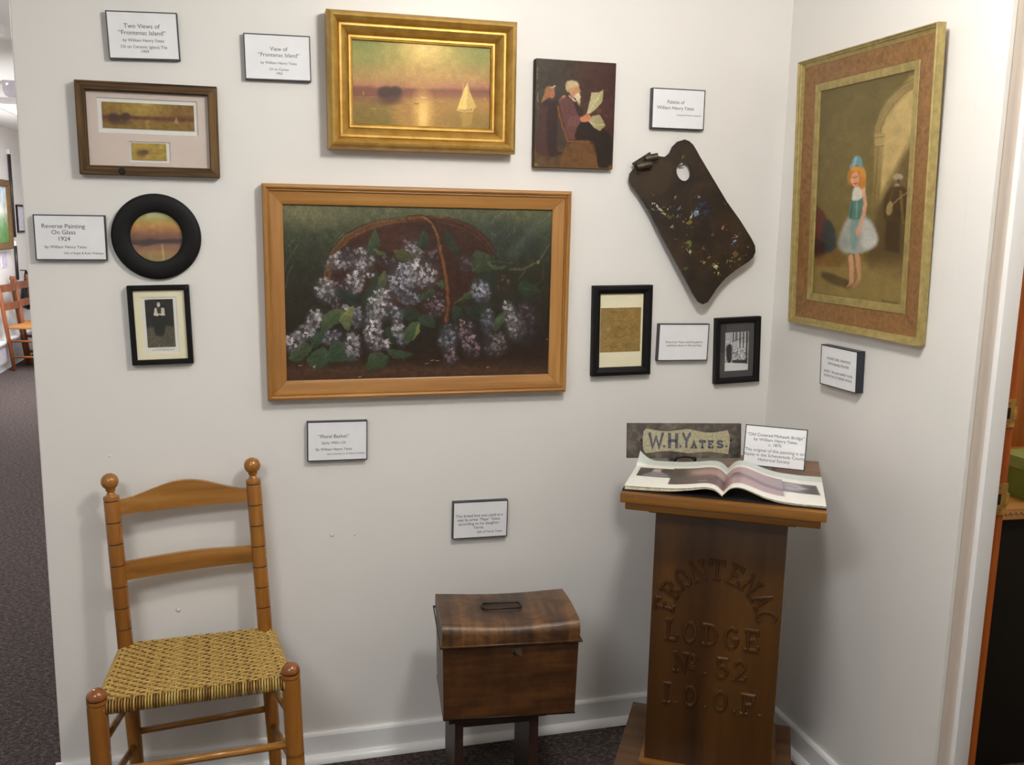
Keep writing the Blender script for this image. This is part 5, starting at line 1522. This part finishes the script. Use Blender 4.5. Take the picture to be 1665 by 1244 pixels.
# ---------------------------------------------------------------- painted name board on a small iron easel
k = NT('slate_board', 0.7, 0.3)
v = k.coords()
k.l(k.ramp(k.noise(v, 34, 6, 0.7, 0.4), [(0.3, (52, 46, 42)), (0.5, (84, 78, 72)), (0.72, (122, 114, 96))]), k.b.inputs['Base Color'])
k.bump(k.noise(v, 120, 4), 0.4, 0.002)
M['slate'] = k.m
M['cream'] = plain('cream_paint', (164, 156, 128), 0.7, 0.3, 0, 0, 0.14, 160, 0.2)
M['bluegrey'] = plain('blue_grey_paint', (84, 86, 94), 0.6, 0.3, 0, 0, 0.15, 120)
t = thing('name_board', 'worn grey board painted W.H.YATES. behind the open book', 'sign', (1.116, -0.251, 0.921), (R(-8), 0, R(-10.7)))
MB().box(-0.160, 0.160, -0.012, 0, 0, 0.096, 0.001).build('board', M['slate'], t)
OUT = [(365, 265), (372, 180), (398, 148), (470, 160), (560, 175), (650, 178), (760, 165), (860, 152), (960, 170), (1060, 190), (1150, 190), (1230, 178), (1310, 166), (1332, 230), (1335, 300), (1318, 422), (1230, 410), (1110, 395), (1000, 402), (880, 415), (780, 402), (680, 388), (560, 392), (470, 405), (395, 410), (370, 370)]
S_ = 0.320 / 1268
def bd(x, y):
    return ((x - 195 - 634) * S_, 0.096 - (y - 92) * S_ * 1.02)
MB().prism([bd(*p) for p in OUT], -0.0118, -0.0128).build('cream_cartouche', M['cream'], t)
lt = MB()
def paint_letter(c, x0, y0, x1, y1, sw):
    (ax_, az), (bx_, bz) = bd(x0, y1), bd(x1, y0)
    size = bz - az
    xs = (bx_ - ax_) / (GLYPH[c][0] * size)
    m2 = MB()
    stroke_letter(m2, c, size, lambda x, z: (ax_ + x * xs, az + z), sw, 0.0006, 0.9)
    lt.add([(p[0], p[1] - 0.0128, p[2]) for p in m2.v], m2.f)
def paint_dot(x):
    (a_, z_) = bd(x + 12, 338)
    lt.add([(a_ - .003, -.0134, z_ - .003), (a_ + .003, -.0134, z_ - .003), (a_ + .003, -.0134, z_ + .003), (a_ - .003, -.0134, z_ + .003)], [(0, 1, 2, 3)])
paint_letter('W', 440, 200, 585, 345, 0.0085); paint_dot(590); paint_letter('H', 650, 205, 752, 350, 0.0085); paint_dot(770); paint_letter('Y', 810, 200, 890, 345, 0.0085)
paint_letter('A', 905, 285, 962, 352, 0.005); paint_letter('T', 1000, 280, 1055, 352, 0.005); paint_letter('E', 1095, 282, 1145, 352, 0.005); paint_letter('S', 1195, 280, 1255, 350, 0.0055); paint_dot(1285)
lt.build('lettering', M['bluegrey'], t)
for x, y in ((350, 272), (1345, 274)):
    a_, z_ = bd(x, y)
    MB().lathe([(0.003, 0), (0.003, 0.0012)], (a_, -0.0119, z_), (a_, -1, z_), 12).build('nail_hole', M['dark'], t)
M['iron'] = plain('black_iron', (16, 14, 13), 0.5, 0.5, 0.3)
t = thing('plate_easel', 'small black iron easel holding the name board', 'easel', (1.116, -0.251, 0.911), (0, 0, R(-10.7)))
e = MB()
for x in (-0.028, 0.028):
    e.tube([(x, 0.045, 0.003), (x, 0.015, 0.0055), (x, -0.020, 0.0055), (x, -0.027, 0.010), (x * 0.96, -0.028, 0.015), (x * 0.9, -0.026, 0.017)], 0.0028, 8)
e.build('hook_arm', M['iron'], t)
MB().tube([(-0.028, 0.045, 0.003), (0.028, 0.045, 0.003)], 0.0025, 8).build('rear_bar', M['iron'], t)
MB().tube([(-0.028 + 0.056 * i / 40, -0.0265, 0.015 + 0.004 * math.sin(math.pi * i / 40) + 0.0012 * math.sin(i * 1.9)) for i in range(41)], 0.0022, 6).build('twisted_bar', M['iron'], t)

# ---------------------------------------------------------------- caption standing on the pedestal
t = caption('white caption card headed Old Covered Mohawk Bridge, standing on the pedestal', 'back', 0, 0, 0, [
    ('“Old Covered Mohawk Bridge”', 0, 0.026, 0.0118, C_), ('by William Henry Yates', 0, 0.0135, 0.0118, C_), ('c. 1870', 0, 0.001, 0.0118, C_),
    ('The original of this painting is on', 0, -0.0155, 0.0118, C_), ('display in the Schenectady County', 0, -0.0280, 0.0118, C_), ('Historical Society', 0, -0.0405, 0.0118, C_)], D=0.006, ts=1.0)
t.matrix_world = Matrix.Translation((1.325, -0.372, 0.9132)) @ Matrix.Rotation(R(-36), 4, 'Z') @ Matrix.Rotation(R(-14), 4, 'X') @ Matrix.Translation((0, 0, LH / 2))
MB().tube([(0, 0.0, 0.01), (0, 0.040, -0.0515)], 0.0025, 6).build('rear_prop', M['holder'], t)

# ================================================================== hall beyond the left edge
M['oldchair'] = wood('hall_chair_wood', (92, 44, 16), (122, 64, 26), (140, 80, 38), 'z', 1.0, 0.4, 0.1, 22, 0.03)
M['rush'] = plain('rush_seat', (160, 112, 62), 0.8, 0.2, 0, 0, 0.15, 120)
def hall_chair(label, loc, rz):
    t = thing('rush_seat_chair', label, 'chair', loc, (0, 0, R(rz)), 'chairs lined up in the hall')
    for x in (-0.19, 0.19):
        MB().lathe([(0.018, 0), (0.02, 0.45), (0.019, 0.86), (0.012, 0.875), (0.02, 0.90), (0.012, 0.925), (0.001, 0.93)], (x, 0.16, 0), (x, 0.27, 0.95), 10).build('rear_post', M['oldchair'], t)
        MB().lathe([(0.018, 0), (0.021, 0.4), (0.021, 0.44), (0.001, 0.455)], (x * 1.1, -0.2, 0), (x * 1.1, -0.2, 0.46), 10).build('front_post', M['oldchair'], t)
        for z in (0.14, 0.3):
            MB().rod((x * 1.1, -0.2, z), (x, 0.175, z), 0.011, 8).build('rung', M['oldchair'], t)
    for z in (0.6, 0.78):
        MB().box(-0.19, 0.19, 0.15 + 0.116 * z, 0.17 + 0.116 * z, z, z + 0.075, 0.003).build('back_slat', M['oldchair'], t)
    for z in (0.18, 0.28):
        MB().rod((-0.21, -0.2, z), (0.21, -0.2, z), 0.011, 8).build('rung', M['oldchair'], t)
    MB().box(-0.2, 0.2, -0.2, 0.19, 0.42, 0.45, 0.01).build('seat', M['rush'], t)
    return t
hall_chair('orange-brown ladder-back chair nearest in the hall beyond the wall edge', (-2.235, 7.77, 0), 80)
hall_chair('orange-brown ladder-back chair behind another in the hall beyond the wall edge', (-2.215, 8.22, 0), 80)
# landscape in a brown frame, caption sheets, hanging rods, notice
M['hallframe'] = plain('brown_gilt_frame', (112, 84, 46), 0.5, 0.5, 0.2, 0, 0.2, 60)
def on_left(name, label, cat, y, z, group=None):
    t = thing(name, label, cat, (-2.55, y, z), (0, 0, R(90)), group)
    return t
t = on_left('framed_painting', 'brown framed landscape cut off at the left edge, in the hall', 'painting', 7.74, 1.545)
rails(t, 1.06, 0.70, [(0, 0), (0, .04), (.01, .05), (.05, .045), (.07, .03), (.07, .02)], (M['hallframe'], M['hallframe']))
P = Paint([(0, 0), (100, 0), (100, 100), (0, 100)], 80, 60)
P.rows([(0, (186, 206, 222)), (45, (222, 226, 214)), (58, (150, 176, 140)), (75, (104, 150, 90)), (100, (84, 130, 72))])
for x in (8, 30, 86, 93):
    P.line([(x, 20), (x + 1, 62)], 3, (196, 190, 180), 0.7, 2)
P.noise(5, 0.06)
P.sheet('canvas', 0.93, 0.57, -0.02, M['oil'], t, 1.1)
t = on_left('caption_sheet', 'pale lilac caption sheet under the hall landscape', 'sign', 8.03, 1.09)
MB().box(-0.10, 0.10, -0.004, 0, -0.08, 0.08).build('sheet', plain('lilac_paper', (206, 198, 214), 0.7), t)
M['rod'] = plain('dark_rod', (44, 40, 40), 0.4)
for z0, z1, nm in ((1.31, 2.17, 'upper'), (0.86, 1.22, 'lower')):
    t = on_left('picture_rod', nm + ' dark picture hanging rod on the hall wall', 'rod', 8.44, z0)
    MB().rod((0, -0.02, 0), (0, -0.02, z1 - z0), 0.016, 10).build('bar', M['rod'], t)
    MB().box(-0.02, 0.02, -0.03, 0, z1 - z0, z1 - z0 + 0.05, 0.004).build('bracket', M['trim'], t)
t = on_left('framed_notice', 'small black framed notice on the hall wall', 'frame', 8.80, 1.505)
rails(t, 0.32, 0.30, [(0, 0), (0, .018), (.02, .018), (.02, .006)], (M['blackframe'], M['blackframe']))
MB().box(-0.14, 0.14, -0.008, 0, -0.13, 0.13).build('sheet', plain('lavender_sheet', (222, 218, 230), 0.6), t)
# baseboard heater along the hall wall
t = thing('baseboard_heater', 'long white baseboard heater along the hall wall', 'heater', (-2.55, 7.4, 0), (0, 0, R(90)))
MB().box(-2.6, 2.5, -0.055, 0, 0.085, 0.27, 0.004).build('housing', plain('heater_enamel', (196, 194, 200), 0.4), t)
MB().box(-2.6, 2.5, -0.07, 0, 0.27, 0.295, 0.004).build('top_cover', M['trim'], t)
MB().box(-2.6, 2.5, -0.03, 0, 0.0, 0.085).build('foot', M['trim'], t)
# black satchel beyond the chairs
t = thing('black_bag', 'black shoulder bag hanging on the hall wall beyond the chairs', 'bag', (-2.488, 8.63, 0.52), (0, 0, R(90)))
bg = MB()
bg.lathe([(0.02, 0), (0.11, 0.03), (0.13, 0.14), (0.11, 0.26), (0.03, 0.3)], (0, 0, 0), (0, 0, 1), 14)
bg.v = [(x, y * 0.45, z) for x, y, z in bg.v]
bg.build('pouch', M['black'], t)
MB().tube([(-0.08, 0, 0.24), (-0.05, 0, 0.38), (0, 0, 0.42), (0.05, 0, 0.38), (0.08, 0, 0.24)], 0.012, 8).build('strap', M['black'], t)
MB().tube([(0, -0.005, 0.43), (0, 0.058, 0.43)], 0.006, 8).build('hook', M['rod'], t)
# speaker-like grey bracket under the header
t = thing('ceiling_bracket', 'grey metal bracket with a round hole hanging under the hall header', 'bracket', (-1.245, 2.97, 2.235))
o = MB()
o.prism([(-0.030, 0.0), (-0.028, -0.055), (-0.02, -0.075), (-0.005, -0.085), (0.07, -0.085), (0.07, 0.0)], 0.0, -0.012)
o.build('plate', plain('bracket_grey', (128, 122, 124), 0.5), t)
MB().lathe([(0.007, 0), (0.007, 0.002)], (-0.006, -0.012, -0.02), (-0.006, -1, -0.02), 14).build('round_hole', M['paper'], t)

# ================================================================== side room through the door opening
M['counter'] = wood('counter_wood', (150, 96, 46), (188, 134, 74), (206, 156, 96), 'x', 0.8, 0.4, 0.1, 40, 0.05)
M['blackpanel'] = plain('black_panel', (26, 20, 15), 0.6, 0.3, 0, 0, 0.1)
M['greenbox'] = plain('green_box', (112, 128, 54), 0.55, 0.4, 0, 0, 0.06)
M['greenlid'] = plain('green_lid', (146, 160, 92), 0.55, 0.4, 0, 0, 0.06)
t = thing('counter', 'wooden topped counter with black front in the side room', 'counter', (2.30, -0.53, 0), (0, 0, R(-4)))
MB().box(-0.62, 0.8, 0, 0.66, 0.765, 0.8, 0.003).build('worktop', M['counter'], t)
MB().box(-0.60, 0.78, 0.02, 0.64, 0.0, 0.765).build('black_cabinet', M['blackpanel'], t)
sc = MB()
for k_ in range(14):
    x = -0.35 + k_ * 0.018 + (0.03 if k_ > 6 else 0)
    sc.tube([(x, -0.0006, 0.778 + random.uniform(0, .006)), (x + 0.006, -0.0006, 0.787), (x + 0.013, -0.0006, 0.777)], 0.0008, 4)
sc.build('pencil_writing', M['ink'], t)
t = thing('green_box', 'green cardboard box with a lighter lid on the counter', 'box', (2.088, -0.36, 0.80), (0, 0, R(2)))
MB().box(0, 0.24, -0.16, 0.02, 0, 0.085, 0.002).build('box_body', M['greenbox'], t)
MB().box(-0.004, 0.244, -0.164, 0.024, 0.085, 0.12, 0.002).build('lid', M['greenlid'], t)
t = thing('paper_pile', 'low pile of lilac paper behind the green box', 'paper', (2.28, -0.10, 0.80), (0, 0, R(3)))
for k_ in range(3):
    MB().box(-0.14, 0.16, -0.06, 0.10, 0.012 * k_, 0.012 * k_ + 0.011, 0.001, Matrix.Rotation(R(k_ * 2), 4, 'Z')).build('sheet_stack', plain('lilac_stack', (176, 170, 190), 0.7), t)
t = thing('white_cord', 'thin white cord hanging on the wood panelled side room wall', 'cord', (2.6, 0.29, 1.2))
MB().tube([(-0.05, 0, 0.25), (-0.03, 0, 0.12), (0.0, 0, 0.04), (0.02, 0, -0.03), (0.0, 0, -0.09), (-0.06, 0, -0.10)], 0.005, 8).build('strand', M['paper'], t)
